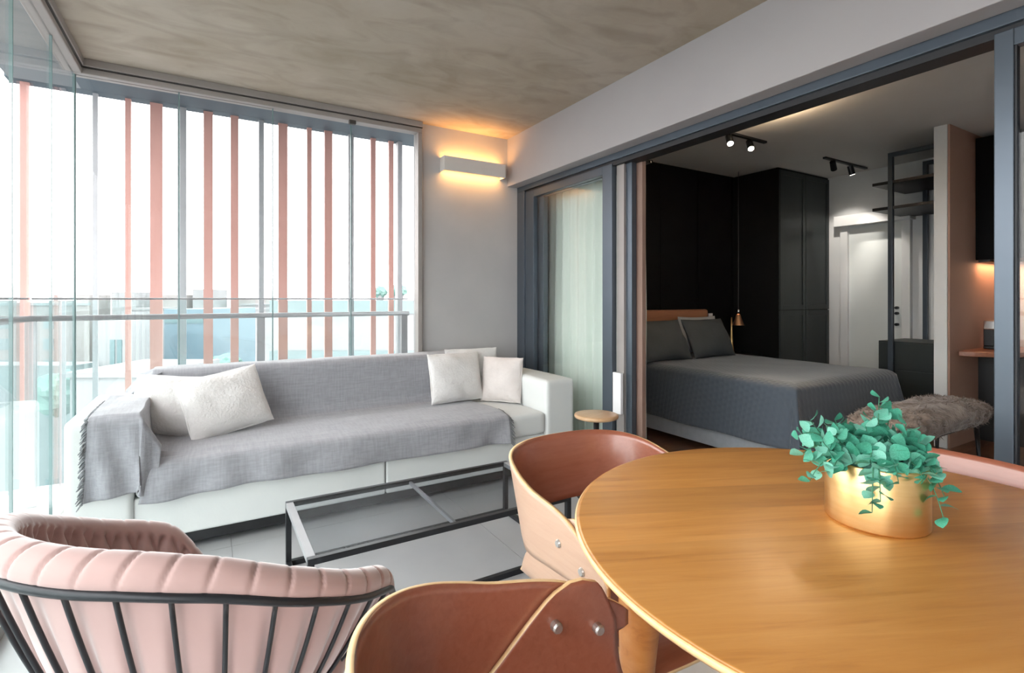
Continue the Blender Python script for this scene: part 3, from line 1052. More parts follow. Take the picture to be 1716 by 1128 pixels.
# ---- cushions
def pillow_mesh(name, w, h, t, seed, m, sub=34, ruff=0.004):
    mb = MB()

    def side(sgn):
        def f(u, v):
            a, b = u * 2 - 1, v * 2 - 1
            a, b = math.sin(a * PI / 2), math.sin(b * PI / 2)
            pin = 1 - 0.06 * (1 - b * b) * abs(a) ** 3
            pinb = 1 - 0.06 * (1 - a * a) * abs(b) ** 3
            th = (max(0, 1 - abs(a) ** 2.6) * max(0, 1 - abs(b) ** 2.6)) ** 0.55
            wr = 1 + 0.10 * nz(a * 1.7 + seed, b * 1.7, sgn)
            rr = ruff * nz(a * 14 + seed * 3, b * 14, sgn * 2) * min(1, th * 3)
            cr = 0.010 * math.sin((a + b * 0.7 + seed) * 6 + 2 * nz(a * 2, b * 2, seed)) * th * (1 - th)
            return (a * w / 2 * pin, sgn * (t / 2 * th * wr + rr + cr * 2), b * h / 2 * pinb)
        mb.grid(sub, sub, f, flip=(sgn > 0))
    side(1)
    side(-1)
    return mb.mesh(name, m, smooth=True)


def cushion(label, loc, w, h, t, lean, yaw, roll, seed, m='pillow', group=None):
    o = thing('cushion', label, 'cushion', loc)
    o.rotation_euler = (0, 0, yaw)
    c = link('cover', pillow_mesh('cushion_cover', w, h, t, seed, m), o)
    c.rotation_mode = 'XYZ'
    c.rotation_euler = (-lean, roll, 0)
    c.location = (0, 0, h / 2 * math.cos(lean) + 0.006)
    b = MB()
    n = 64
    pts = []
    for i in range(n):
        a = 2 * PI * i / n
        ex, ez = abs(math.cos(a)) ** 0.28 * math.copysign(1, math.cos(a)), abs(math.sin(a)) ** 0.28 * math.copysign(1, math.sin(a))
        pts.append((ex * w / 2 * (1 - 0.06 * (1 - ez * ez)), 0, ez * h / 2 * (1 - 0.06 * (1 - ex * ex))))
    b.tube(pts, 0.006, 6, closed=True).build('piping', m, c, smooth=True)
    return o


cushion('fluffy white cushion leaning on the grey-draped left arm', (-0.160, 3.47, 0.478), 0.42, 0.35, 0.15, 0.38, math.radians(-2), 0.12, 1)
cushion('fluffy white cushion tilted in front, nearer the sofa middle', (0.085, 3.42, 0.478), 0.45, 0.37, 0.15, 0.44, math.radians(18), -0.15, 2)
cushion('square fluffy white cushion standing on the throw at the right', (1.605, 3.535, 0.478), 0.44, 0.37, 0.13, 0.22, math.radians(4), 0.0, 3)
cushion('blush white cushion beside the square fluffy one', (1.945, 3.43, 0.458), 0.33, 0.345, 0.12, 0.2, math.radians(-50), 0.0, 4, 'pillow_pink')
cushion('white cushion peeking over from behind the square fluffy one', (1.79, 3.645, 0.458), 0.44, 0.40, 0.06, 0.04, math.radians(-6), 0.0, 5)

# ---- coffee table
ct = thing('coffee_table', 'low black metal coffee table with glass top before the sofa', 'coffee table', (0.31, 1.98, 0))
TL, TD, TH, TB = 1.20, 0.63, 0.30, 0.024
for zz in (TH - TB, 0.0):
    MB().box(0, 0, zz, TL, TB, zz + TB).build('rail', 'black_metal', ct, bevel=0.0015)
    MB().box(0, TD - TB, zz, TL, TD, zz + TB).build('rail', 'black_metal', ct, bevel=0.0015)
MB().box(0, TB, TH - TB, TB * 1.3, TD - TB, TH).build('rail', 'rail', ct, bevel=0.0015)
MB().box(TL - TB * 1.3, TB, TH - TB, TL, TD - TB, TH).build('rail', 'rail', ct, bevel=0.0015)
MB().box(0, TB, 0, TB, TD - TB, TB).build('rail', 'black_metal', ct, bevel=0.0015)
MB().box(TL - TB, TB, 0, TL, TD - TB, TB).build('rail', 'black_metal', ct, bevel=0.0015)
MB().box(0.595, TB, TH - TB, 0.610, TD - TB, TH - 0.008).build('crossbar', 'rail', ct, bevel=0.0015)
for qx in (0, TL - TB):
    for qy in (0, TD - TB):
        MB().box(qx, qy, TB, qx + TB, qy + TB, TH - TB).build('leg', 'black_metal', ct, bevel=0.0015)
MB().box(TB * 1.3 + 0.001, TB + 0.001, TH - 0.007, TL - TB * 1.3 - 0.001, TD - TB - 0.001, TH - 0.001).build('glass_top', 'glass_table', ct)

# ---- small round side table by the sliding door
st = thing('side_table', 'small round wooden side table on a dark stem by the sliding door', 'side table', (2.12, 2.52, 0))
MB().lathe([(0.0, 0.495), (0.12, 0.495), (0.137, 0.502), (0.14, 0.512), (0.137, 0.52), (0.12, 0.523), (0.0, 0.523)], 40).build('top', 'stool_wood', st, smooth=True)
MB().lathe([(0.018, 0.012), (0.018, 0.495)], 16).build('stem', 'black_metal', st, smooth=True)
MB().lathe([(0.0, 0.0), (0.125, 0.0), (0.125, 0.008), (0.02, 0.014), (0.0, 0.014)], 32).build('foot', 'black_metal', st)

# ---- dining table
TX, TY, TR = 1.223, 0.552, 0.63
dt = thing('dining_table', 'round honey-coloured wooden dining table in the foreground', 'dining table', (TX, TY, 0))
MB().lathe([(0.0, 0.752), (TR - 0.012, 0.752), (TR - 0.004, 0.7505)][::-1] + [], 128).build('table_top', 'table_wood', dt, smooth=True)
MB().lathe([(0.0, 0.726), (TR - 0.03, 0.726), (TR - 0.006, 0.735), (TR, 0.742), (TR, 0.747), (TR - 0.004, 0.7505)], 128).build('table_edge', 'table_edge', dt, smooth=True)
for k in range(4):
    a = math.radians(148 + 90 * k)
    c_, s_ = math.cos(a), math.sin(a)
    prof_l = [(0.515, 0.0, 0.017), (0.508, 0.2, 0.025), (0.498, 0.44, 0.037), (0.493, 0.56, 0.045), (0.490, 0.66, 0.047), (0.488, 0.726, 0.044)]
    MB().tube([(c_ * r, s_ * r, z) for r, z, _ in prof_l], [q for _, _, q in prof_l], 18).build('leg', 'table_leg', dt, smooth=True)
MB().box(-0.46, -0.03, 0.695, 0.46, 0.03, 0.726).build('apron', 'table_leg', dt, bevel=0.004, rot=(0, 0, math.radians(148)))
MB().box(-0.03, -0.46, 0.696, 0.03, 0.46, 0.7255).build('apron', 'table_leg', dt, bevel=0.004, rot=(0, 0, math.radians(148)))

# ---- plywood dining chairs
CW = 0.272
TOPK = [(-0.41, 0.786), (-0.34, 0.777), (-0.27, 0.761), (-0.21, 0.742), (-0.16, 0.727), (-0.08, 0.714), (-0.02, 0.699), (0.05, 0.662), (0.135, 0.612)]
BOTK = [(-0.41, 0.575), (-0.33, 0.572), (-0.27, 0.562), (-0.22, 0.540), (-0.1, 0.550), (0.02, 0.56), (0.135, 0.572)]


def chair_plan():
    pts = []
    for i in range(15):
        pts.append((0.135 - 0.255 * i / 14, CW))
    for i in range(1, 26):
        a = PI / 2 * i / 25
        n_ = 2.7
        pts.append((-0.12 - 0.285 * math.sin(a) ** (2 / n_), CW * math.cos(a) ** (2 / n_) if i < 25 else 0.0))
    full = pts + [(p[0], -p[1]) for p in pts[-2::-1]]
    # resample evenly
    seg = [0.0]
    for a, b in zip(full, full[1:]):
        seg.append(seg[-1] + math.hypot(b[0] - a[0], b[1] - a[1]))

    def at(t):
        s_ = t * seg[-1]
        for i in range(len(full) - 1):
            if s_ <= seg[i + 1] + 1e-9:
                k_ = (s_ - seg[i]) / max(1e-9, seg[i + 1] - seg[i])
                return tuple(full[i][j] + (full[i + 1][j] - full[i][j]) * k_ for j in range(2))
        return full[-1]
    return at


cpl = chair_plan()


def band(u, v):
    x_, y_ = cpl(u)
    zt, zb = interp(TOPK, x_), interp(BOTK, x_)
    # rounded front ends
    e = min(u, 1 - u) / 0.03
    if e < 1:
        mid = (zt + zb) / 2
        kk = 0.72 + 0.28 * math.sqrt(max(0, 1 - (1 - e) ** 2))
        zt, zb = mid + (zt - mid) * kk, mid + (zb - mid) * kk
    z_ = zb + (zt - zb) * v
    lean = 1 + 0.13 * (v - 0.3) * min(1, max(0, (-0.05 - x_) / 0.25))
    return (x_ * lean if x_ < 0 else x_, y_ * (1 + (lean - 1) * 0.6), z_)


FR_R = [(0.43, -0.34), (0.47, -0.262), (0.535, -0.222), (0.586, -0.165), (0.66, -0.085), (0.690, -0.045), (0.703, -0.012)]
FR_F = [(0.43, 0.19), (0.455, 0.15), (0.49, 0.112), (0.54, 0.100), (0.60, 0.095), (0.66, 0.07), (0.690, 0.05), (0.703, 0.015)]


def seat_path(v):
    """Lateral section: left flap top -> seat -> right flap top. Returns (y, z)."""
    W = CW - 0.014
    r = 0.07
    z0, zt = 0.43, 0.703
    L1 = zt - z0 - r
    L2 = r * PI / 2
    L3 = 2 * (W - r)
    tot = 2 * (L1 + L2) + L3
    s_ = v * tot
    sg = 1
    if s_ > tot / 2:
        s_ = tot - s_
        sg = -1
    if s_ < L1:
        y_, z_ = W, zt - s_
    elif s_ < L1 + L2:
        a = (s_ - L1) / r
        y_, z_ = W - r + r * math.cos(a), z0 + r - r * math.sin(a)
    else:
        y_, z_ = W - r - (s_ - L1 - L2), z0
    return sg * y_, z_


def seat_fn(u, v):
    y_, z_ = seat_path(v)
    xr = interp(FR_R, z_)
    xf = interp(FR_F, z_)
    k_ = abs(y_) / CW
    if z_ <= 0.4301:
        xr = -0.34 - 0.05 * (1 - k_ ** 2)
        xf = 0.19 + 0.02 * (1 - k_ ** 2)
    x_ = xr + (xf - xr) * u
    if z_ < 0.45:
        z_ -= 0.012 * (1 - min(1, (y_ / 0.2) ** 2)) * math.sin(u * PI)
        z_ -= 0.012 * max(0, (u - 0.85) / 0.15) ** 2
    return (x_, y_, z_)


def dining_chair():
    t = thing('dining_chair', 'x', 'chair')
    MB().grid(110, 12, band, flip=True).build('back_shell', ['ply_in', 'ply_out', 'ply_edge'], t, smooth=True, solid=(0.011, -1.0, 1, 2))
    MB().grid(24, 80, seat_fn, flip=True).build('seat_shell', ['ply_in', 'ply_out', 'ply_edge'], t, smooth=True, solid=(0.010, -1.0, 1, 2))
    for sg in (1, -1):
        for bx, bz in ((0.047, 0.603), (-0.047, 0.632)):
            ya, yb = sg * (CW - 0.030), sg * (CW - 0.012)
            yc, yd = sg * (CW + 0.008), sg * (CW + 0.017)
            MB().tube([(bx, ya, bz), (bx, ya + sg * 0.004, bz), (bx, yb, bz)], [0.008, 0.0105, 0.0105], 16).build('bolt', 'bolt', t)
            MB().tube([(bx, yc, bz), (bx, yd - sg * 0.004, bz), (bx, yd, bz)], [0.0105, 0.0105, 0.008], 16).build('bolt', 'bolt', t)
    MB().box(-0.26, -0.20, 0.395, 0.17, -0.175, 0.415).build('seat_rail', 'black_metal', t, bevel=0.002)
    MB().box(-0.26, 0.175, 0.395, 0.17, 0.20, 0.415).build('seat_rail', 'black_metal', t, bevel=0.002)
    MB().box(0.148, -0.175, 0.390, 0.172, 0.175, 0.412).build('cross_rail', 'black_metal', t, bevel=0.002)
    MB().box(-0.262, -0.175, 0.390, -0.238, 0.175, 0.412).build('cross_rail', 'black_metal', t, bevel=0.002)
    for (a0, b0, a1, b1) in ((0.15, 0.18, 0.19, 0.215), (0.15, -0.18, 0.19, -0.215), (-0.24, 0.18, -0.30, 0.215), (-0.24, -0.18, -0.30, -0.215)):
        MB().tube([(a1, b1, 0), (a0, b0, 0.40)], [0.009, 0.013], 10).build('leg', 'black_metal', t, smooth=True)
    return t


ch = dining_chair()
for c_ in ch.children:
    pass
CHAIRS = [((0.585, 0.531), math.radians(-6), 'bent plywood dining chair in the foreground, facing the table from the camera side'),
          ((1.045, 1.005), -PI / 2, 'bent plywood dining chair on the coffee table side of the round table'),
          ((1.52, 0.605), PI, 'bent plywood dining chair on the far side of the table behind the plant')]
for i_, ((cx_, cy_), rz, lab) in enumerate(CHAIRS):
    o = ch if i_ == 0 else copy_tree(ch)
    o.location = (cx_, cy_, 0)
    o.rotation_euler = (0, 0, rz)
    o['label'] = lab
    o['group'] = 'plywood chairs around the dining table'

# ---- pink wire tub chair
tub = thing('tub_chair', 'blush velvet tub chair in a black wire cage, lower left', 'armchair', (0.02, 1.31, 0), math.radians(40))
ZR = [(-1, 0.870), (0, 0.870), (25, 0.862), (45, 0.838), (70, 0.772), (90, 0.712), (105, 0.672), (113, 0.645), (120, 0.59), (126, 0.525), (130, 0.48)]
TMAX = 130.0
NRIB = 22
RIB_STEP = 236.0 / (NRIB - 1)


def zr(th):
    return interp(ZR, abs(th))


def pol(th, r, z):
    a = math.radians(th)
    return (-r * math.cos(a), r * math.sin(a) * 1.0, z)      # th=0 is the rear, +th on the left (local +y)


def shell_r(z, th):
    """outer radius of the bowl at height z"""
    zz = zr(th) - 0.05
    t = max(0.0, min(1.0, (z - 0.37) / max(0.05, zz - 0.37)))
    return 0.155 + 0.215 * (t ** 0.62)


def shell(u, v):
    th = (u * 2 - 1) * TMAX
    z1 = zr(th)
    # section parameter: 0 outer bottom -> .5 outer band -> .62 top -> .75 inner -> 1 inner bottom
    ph = th / RIB_STEP + 0.5
    puff = abs(math.cos(PI * (ph - 0.5 + 0.5)))        # 0 between.. scallop that dips at each rib
    puff = 1 - abs(math.cos(PI * ph)) ** 6
    zb = z1 - 0.05
    if v < 0.45:
        k_ = v / 0.45
        z_ = 0.37 + (zb - 0.37) * k_
        r_ = shell_r(z_, th) + 0.012 * puff * math.sin(PI * min(1, k_ * 1.02)) - 0.004
    elif v < 0.72:
        k_ = (v - 0.45) / 0.27
        a = -0.35 * PI + k_ * 1.35 * PI
        hh = min(0.032, max(0.02, (z1 - 0.44) * 0.6))
        r_ = 0.352 + 0.030 * math.cos(a) + 0.0
        z_ = z1 - hh + hh * math.sin(a)
        if k_ < 0.12:
            pass
        cr = abs(math.cos(PI * (th / 9.0 + k_ * 0.75))) ** 60
        r_ -= 0.0045 * cr * math.sin(PI * k_)
        z_ -= 0.0045 * cr * math.sin(PI * k_)
    else:
        k_ = (v - 0.72) / 0.28
        zi0 = z1 - 0.032
        z_ = zi0 + (0.45 - zi0) * k_
        r_ = 0.322 - 0.105 * k_ ** 1.6
        d1_ = abs(math.cos(PI * (th / 9.0 + 0.75 + (z_ - z1) * 6.5))) ** 10
        d2_ = abs(math.cos(PI * (th / 9.0 + 0.75 - (z_ - z1) * 6.5))) ** 10
        r_ += 0.014 * max(d1_, d2_)
    return pol(th, r_, z_)


tb = MB().grid(520, 64, shell)
nvv = 64
for row in (0, 519):
    tb.face([row * nvv + j for j in range(nvv)][::(1 if row == 0 else -1)])
tb.build('upholstered_shell', 'velvet', tub, smooth=True)
MB().lathe([(0.0, 0.37), (0.20, 0.375), (0.27, 0.40), (0.285, 0.44), (0.27, 0.475), (0.2, 0.487), (0.0, 0.49)], 48).build('seat_cushion', 'velvet', tub, smooth=True)


def band_pt(th):
    zz = zr(th) - 0.053
    return pol(th, 0.378, zz)


MB().tube([band_pt(-117.5 + i * 235.0 / 160) for i in range(161)], 0.0078, 8).build('rim_wire', 'black_metal', tub, smooth=True)
for i in range(NRIB):
    th = -118 + i * RIB_STEP
    z1 = zr(th) - 0.053
    pts = []
    for k in range(13):
        q = k / 12
        z_ = z1 + (0.375 - z1) * q
        pts.append(pol(th, shell_r(z_, th) + 0.009 if k else 0.378, z_))
    MB().tube(pts, 0.0044, 6).build('rib', 'black_metal', tub, smooth=True)
MB().tube([pol(i * 10, 0.168, 0.372) for i in range(36)], 0.008, 8, closed=True).build('base_ring', 'black_metal', tub, smooth=True)
MB().lathe([(0.0, 0.355), (0.165, 0.355), (0.165, 0.372), (0.0, 0.372)], 32).build('seat_plate', 'black_metal', tub)
for k in range(4):
    a = math.radians(45 + 90 * k)
    MB().tube([(0.30 * math.cos(a), 0.30 * math.sin(a), 0), (0.15 * math.cos(a), 0.15 * math.sin(a), 0.36)], [0.008, 0.009], 8).build('leg', 'black_metal', tub, smooth=True)

# ---- potted eucalyptus on the table
pp = thing('potted_plant', 'mint green eucalyptus in a brushed gold pot on the dining table', 'plant', (1.298, 0.574, 0.752))
PR, PH = 0.099, 0.138
MB().lathe([(0.0, 0.0), (PR - 0.004, 0.0), (PR, 0.004), (PR, PH - 0.003), (PR - 0.002, PH), (PR - 0.005, PH - 0.002), (PR - 0.006, 0.115), (0.0, 0.112)], 72).build('pot', 'gold', pp, smooth=True, bevel=0.001)
MB().lathe([(0.0, 0.122), (0.06, 0.120), (PR - 0.008, 0.115)], 32).build('moss', 'moss', pp, smooth=True)
leaf_me = []
for mn in ('leaf', 'leaf_pale'):
    lm = MB()

    def lf(u, v):
        t = u
        wv = 0.5 * math.sin(PI * min(1, t * 0.97 + 0.02)) ** 0.75
        y_ = (v * 2 - 1) * wv
        return (t, y_, 0.12 * (y_ * y_) * 4 * 0.5 + 0.10 * math.sin(t * PI))
    lm.grid(6, 5, lf)
    leaf_me.append(lm.mesh('leaf', mn, smooth=True))
rl = random.Random(21)


def stem(p0, p1, p2, nleaf, size):
    p0, p1, p2 = Vector(p0), Vector(p1), Vector(p2)
    pts = []
    for i in range(9):
        t = i / 8
        pts.append(p0 * (1 - t) ** 2 + p1 * 2 * t * (1 - t) + p2 * t * t)
    so = MB().tube(pts, [0.0022 - 0.0013 * i / 8 for i in range(9)], 5).build('stem', 'stem', pp, smooth=True)
    for i in range(nleaf):
        t = 0.22 + 0.78 * i / (nleaf - 1)
        q = p0 * (1 - t) ** 2 + p1 * 2 * t * (1 - t) + p2 * t * t
        tg = ((p1 - p0) * (1 - t) + (p2 - p1) * t).normalized()
        side = tg.cross(Vector((0, 0, 1)))
        if side.length < 0.1:
            side = Vector((1, 0, 0))
        side.normalize()
        an = (i % 2) * PI + (i // 2) * 1.3 + rl.uniform(-0.4, 0.4)
        out = (side * math.cos(an) + side.cross(tg) * math.sin(an))
        d = (out + tg * rl.uniform(0.35, 0.8) + Vector((0, 0, 0.15))).normalized()
        s_ = size * (1.12 - 0.5 * t) * rl.uniform(0.8, 1.2)
        nrm = (d.cross(tg)).normalized() if d.cross(tg).length > 0.05 else Vector((0, 0, 1))
        yy = (tg - d * tg.dot(d))
        yy = yy.normalized() if yy.length > 0.05 else nrm.cross(d)
        # leaf blade: x along d, y across (facing roughly outwards)
        zz_ = d.cross(nrm)
        mtx = Matrix((d, nrm, zz_)).transposed().to_4x4()
        lo = link('leaf', leaf_me[1 if rl.random() < 0.42 else 0], so)
        lo.matrix_local = Matrix.Translation(q) @ mtx @ Matrix.Rotation(rl.uniform(-0.5, 0.5), 4, 'X') @ Matrix.Diagonal((s_, s_ * 0.92, s_, 1))


R_, F_ = Vector((0.86, -0.5105, 0)), Vector((0.5105, 0.86, 0))      # towards the right and away, as the plant spreads
def pv(r, f, z):
    q = R_ * r + F_ * f
    return (q.x, q.y, z)


# (spread right, spread away, tip height, arch)
STEMS = [(-0.150, -0.02, 0.150, 0.20), (-0.135, 0.03, 0.175, 0.21), (-0.11, -0.06, 0.120, 0.20), (-0.125, -0.05, 0.185, 0.21), (-0.09, 0.06, 0.205, 0.20),
         (-0.070, -0.125, 0.060, 0.19), (-0.050, -0.120, 0.080, 0.19), (-0.05, -0.09, 0.15, 0.20), (-0.055, 0.02, 0.205, 0.19), (-0.02, 0.08, 0.20, 0.19),
         (-0.01, -0.115, 0.115, 0.19), (0.0, 0.0, 0.205, 0.18), (0.02, -0.08, 0.185, 0.20), (0.045, 0.04, 0.235, 0.20), (0.050, 0.03, 0.265, 0.20),
         (0.075, -0.02, 0.215, 0.20), (0.090, 0.05, 0.230, 0.20), (0.04, -0.115, 0.125, 0.19), (0.095, -0.05, 0.175, 0.20), (0.115, 0.02, 0.165, 0.20),
         (0.125, -0.03, 0.120, 0.19), (0.082, -0.112, 0.045, 0.19), (0.090, -0.105, 0.085, 0.19), (0.075, -0.10, 0.13, 0.19), (-0.08, -0.02, 0.19, 0.2),
         (0.02, 0.10, 0.17, 0.2), (-0.155, -0.055, 0.10, 0.18), (0.118, 0.02, 0.125, 0.19)]
for (r_, f_, z_, ar) in STEMS:
    z_ += 0.006
    ar += 0.012
    r_ = r_ * 1.02 - 0.022
    f_ = f_ * 0.97
    b0 = pv(r_ * 0.25, f_ * 0.25, 0.118)
    up = ar if z_ < 0.19 else z_ * 0.8
    stem(b0, pv(r_ * 0.72, f_ * 0.72, up + rl.uniform(-0.015, 0.01)), pv(r_, f_, z_), 11 if z_ < 0.2 else 10, 0.043)

# ================================================================== BEDROOM
# ---- curtain behind the sliding door
cu = thing('curtain', 'pale linen curtain gathered behind the sliding glass door', 'curtain', (2.66, 3.25, 0))


def cur(u, v):
    y_ = -0.62 + 1.20 * u
    a = 0.030 + 0.012 * math.sin(u * 17)
    x_ = a * math.sin(u * 2 * PI * 11 + 0.8 * math.sin(u * 9)) * (0.7 + 0.3 * v) + 0.01 * nz(u * 6, v * 3)
    return (x_, y_, 0.03 + (2.20 - 0.03) * (1 - v))


MB().grid(260, 14, cur).build('cloth', 'curtain', cu, smooth=True)
MB().tube([(0, -0.68, 2.215), (0, 0.62, 2.215)], 0.012, 10).build('rod', 'black_metal', cu, smooth=True)
for yy in (-0.66, 0.60):
    MB().box(-0.12, yy - 0.01, 2.205, 0.0, yy + 0.01, 2.225).build('bracket', 'black_metal', cu)

# ---- bed
BX0, BX1, BY0, BY1 = 3.50, 4.92, 2.05, 3.84
bed = thing('bed', 'double bed under a charcoal quilt beyond the sliding door', 'bed', (0, 0, 0))
MB().box(BX0 + 0.06, BY0 + 0.05, 0.04, BX1 - 0.06, BY1, 0.36).build('base', 'bed_base', bed, bevel=0.012)
cushion_box('mattress', BX0 + 0.03, BY0 + 0.03, 0.36, BX1 - 0.03, BY1, 0.625, 0.05, bed, 'bed_base', 0.0)
for qx in (BX0 + 0.15, BX1 - 0.15):
    for qy in (BY0 + 0.15, BY1 - 0.15):
        MB().lathe([(0.025, 0), (0.025, 0.04)], 12, (qx, qy, 0)).build('foot', 'black', bed)
hb = MB()
hb.box(BX0 - 0.02, BY1 + 0.005, 0.10, BX1 - 0.04, BY1 + 0.06, 1.14)
hb.build('headboard', 'headboard', bed, bevel=0.03, seg=4)


def quilt(u, v):
    """u across the bed incl. both skirts, v from head to foot incl. foot skirt"""
    drop = 0.43
    wt = BX1 - BX0
    su = u * (wt + 2 * drop)
    sv = v * (BY1 - 0.05 - BY0 + drop)
    lo_y = BY1 - 0.05
    rr = 0.035
    # lateral
    if su < drop:
        x_, dz1, k1 = BX0, drop - su, (drop - su) / drop
    elif su > drop + wt:
        x_, dz1, k1 = BX1, su - drop - wt, (su - drop - wt) / drop
    else:
        x_, dz1, k1 = BX0 + su - drop, 0, 0
    ln = lo_y - BY0
    if sv > ln:
        y_, dz2, k2 = BY0, sv - ln, (sv - ln) / drop
    else:
        y_, dz2, k2 = lo_y - sv, 0, 0
    dz = max(dz1, dz2)
    # edge rounding
    ex = min(abs(x_ - BX0), abs(x_ - BX1))
    sgx = -1 if x_ < (BX0 + BX1) / 2 else 1
    z_ = 0.652 - dz
    if dz == 0:
        e = min(ex, y_ - BY0)
        if e < 0.05:
            z_ -= 0.018 * (1 - e / 0.05) ** 2
        z_ += 0.006 * nz(x_ * 4, y_ * 4)
    else:
        z_ -= 0.018
    if k1 and not k2:
        x_ += sgx * (0.012 + 0.035 * k1 + 0.014 * k1 * math.sin(y_ * 9 + 2 * nz(y_ * 3, 0)))
    if k2 and not k1:
        y_ -= 0.012 + 0.03 * k2 + 0.012 * k2 * math.sin(x_ * 8)
    if k1 and k2:                                # corner falls as a soft fold
        kk = min(k1, k2)
        x_ += sgx * (0.012 + 0.05 * k1 + 0.03 * kk)
        y_ -= 0.012 + 0.05 * k2 + 0.03 * kk
    if z_ < 0.2:
        z_ = 0.2 + (z_ - 0.2) * 0.3
    return (x_, y_, z_)


MB().grid(130, 110, quilt).build('quilt', 'quilt', bed, smooth=True, solid=(0.012, -1.0))


def bed_pillow(label, x_, y_, seed, w=0.62, h=0.42, lean=0.45, yaw=0.0, m='dark_pillow'):
    o = thing('bed_pillow', label, 'pillow', (x_, y_, 0.66))
    o.rotation_euler = (0, 0, yaw)
    c = link('pillow_case', pillow_mesh('pillow_case', w, h, 0.17, seed, m, 26, 0.001), o)
    c.rotation_euler = (-lean, 0, 0)
    c.location = (0, 0, h / 2 * math.cos(lean) + 0.01)
    return o


bed_pillow('charcoal pillow on the bed beside the door frame', 3.74, 3.47, 11)
bed_pillow('charcoal pillow on the bed nearer the bedside', 4.40, 3.47, 12)
bed_pillow('pale grey pillow tucked behind the bedside charcoal pillow', 4.58, 3.745, 13, 0.60, 0.40, 0.10, 0, 'bed_base')

# ---- fur covered bench at the foot of the bed
bn = thing('bench', 'taupe fur covered bench at the foot of the bed', 'bench', (4.42, 1.66, 0))


def furtop(u, v):
    a, b = u * 2 * PI, v * PI
    c, s_ = math.cos(a), math.sin(a)
    ex = abs(c) ** 0.32 * math.copysign(1, c)
    ey = abs(s_) ** 0.55 * math.copysign(1, s_)
    sb = math.sin(b) ** 0.5
    q = Vector((ex * sb, ey * sb, math.cos(b)))
    p = Vector((q.x * 0.80, q.y * 0.21, q.z * 0.10))
    w_ = 0.022 * nz(p.x * 13, p.y * 13, p.z * 13) + 0.016 * nz(p.x * 30, p.y * 30, p.z * 30)
    d = Vector((q.x * 0.25, q.y, q.z)).normalized()
    p += d * w_
    return (p.x, p.y, 0.40 + p.z)


MB().grid(220, 44, furtop, closed_u=True, flip=True).build('fur_cushion', 'fur', bn, smooth=True)
MB().box(-0.66, -0.14, 0.30, 0.66, 0.14, 0.33).build('seat_frame', 'black', bn, bevel=0.004)
for qx in (-0.6, 0.6):
    for qy in (-0.12, 0.12):
        MB().tube([(qx * 1.05, qy * 1.1, 0), (qx, qy, 0.31)], [0.010, 0.018], 10).build('leg', 'black_metal', bn, smooth=True)
# loose tufts
tf = MB()
rb = random.Random(5)
for i in range(2600):
    u, v = rb.random(), rb.uniform(0.06, 0.86)
    p = Vector(furtop(u, v))
    n_ = Vector((p.x * 0.35, p.y * 3.5, (p.z - 0.40) * 6)).normalized()
    d = (n_ + Vector((rb.uniform(-.8, .8), rb.uniform(-.8, .8), rb.uniform(-1.0, .3)))).normalized() * rb.uniform(0.012, 0.03)
    sd = d.cross(n_)
    sd = sd.normalized() * 0.004 if sd.length > 1e-6 else Vector((0.004, 0, 0))
    b_ = len(tf.v)
    tf.v += [tuple(p - sd), tuple(p + sd), tuple(p + d)]
    tf.face([b_, b_ + 1, b_ + 2])
tag(tf.build('fur_tufts', 'fur', bn), kind='stuff')

# ---- wardrobe
wd = thing('wardrobe', 'tall dark lacquered wardrobe with panelled doors beside the bed', 'wardrobe', (5.42, 3.34, 0))
MB().box(0, 0.022, 0, 1.02, 0.575, ZBC - 0.005).build('carcass', 'carcass', wd)
zs = 1.13
for ix in range(2):
    for (z0, z1) in ((0.06, zs - 0.004), (zs + 0.004, ZBC - 0.03)):
        x0, x1 = 0.012 + ix * 0.50, 0.508 + ix * 0.50
        dn = MB().box(x0 + 0.003, 0.008, z0, x1 - 0.003, 0.02, z1).build('door', 'wardrobe', wd)
        fwid = 0.055
        MB().box(x0 + 0.003, 0, z0, x0 + fwid, 0.008, z1).build('door_stile', 'wardrobe', dn, bevel=0.002)
        MB().box(x1 - fwid, 0, z0, x1 - 0.003, 0.008, z1).build('door_stile', 'wardrobe', dn, bevel=0.002)
        MB().box(x0 + fwid, 0, z1 - fwid, x1 - fwid, 0.008, z1).build('door_rail', 'wardrobe', dn, bevel=0.002)
        MB().box(x0 + fwid, 0, z0, x1 - fwid, 0.008, z0 + fwid).build('door_rail', 'wardrobe', dn, bevel=0.002)

# ---- bedside
ns = thing('nightstand', 'black nightstand between the bed and the wardrobe', 'nightstand', (5.005, 3.50, 0))
MB().box(0, 0.0, 0.60, 0.40, 0.40, 0.63).build('top', 'black', ns, bevel=0.003)
MB().box(0.01, 0.012, 0.10, 0.39, 0.39, 0.60).build('body', 'black_panel', ns, bevel=0.003)
dr = MB().box(0.02, 0.0, 0.36, 0.38, 0.012, 0.585).build('drawer', 'black_panel', ns, bevel=0.002)
MB().lathe([(0.010, -0.02), (0.010, 0.0)], 12).build('knob', 'copper', dr, loc=(0.20, 0.0, 0.47), rot=(-PI / 2, 0, 0))
for qx in (0.04, 0.36):
    for qy in (0.04, 0.36):
        MB().tube([(qx, qy, 0), (qx, qy, 0.10)], 0.012, 8).build('leg', 'black', ns)


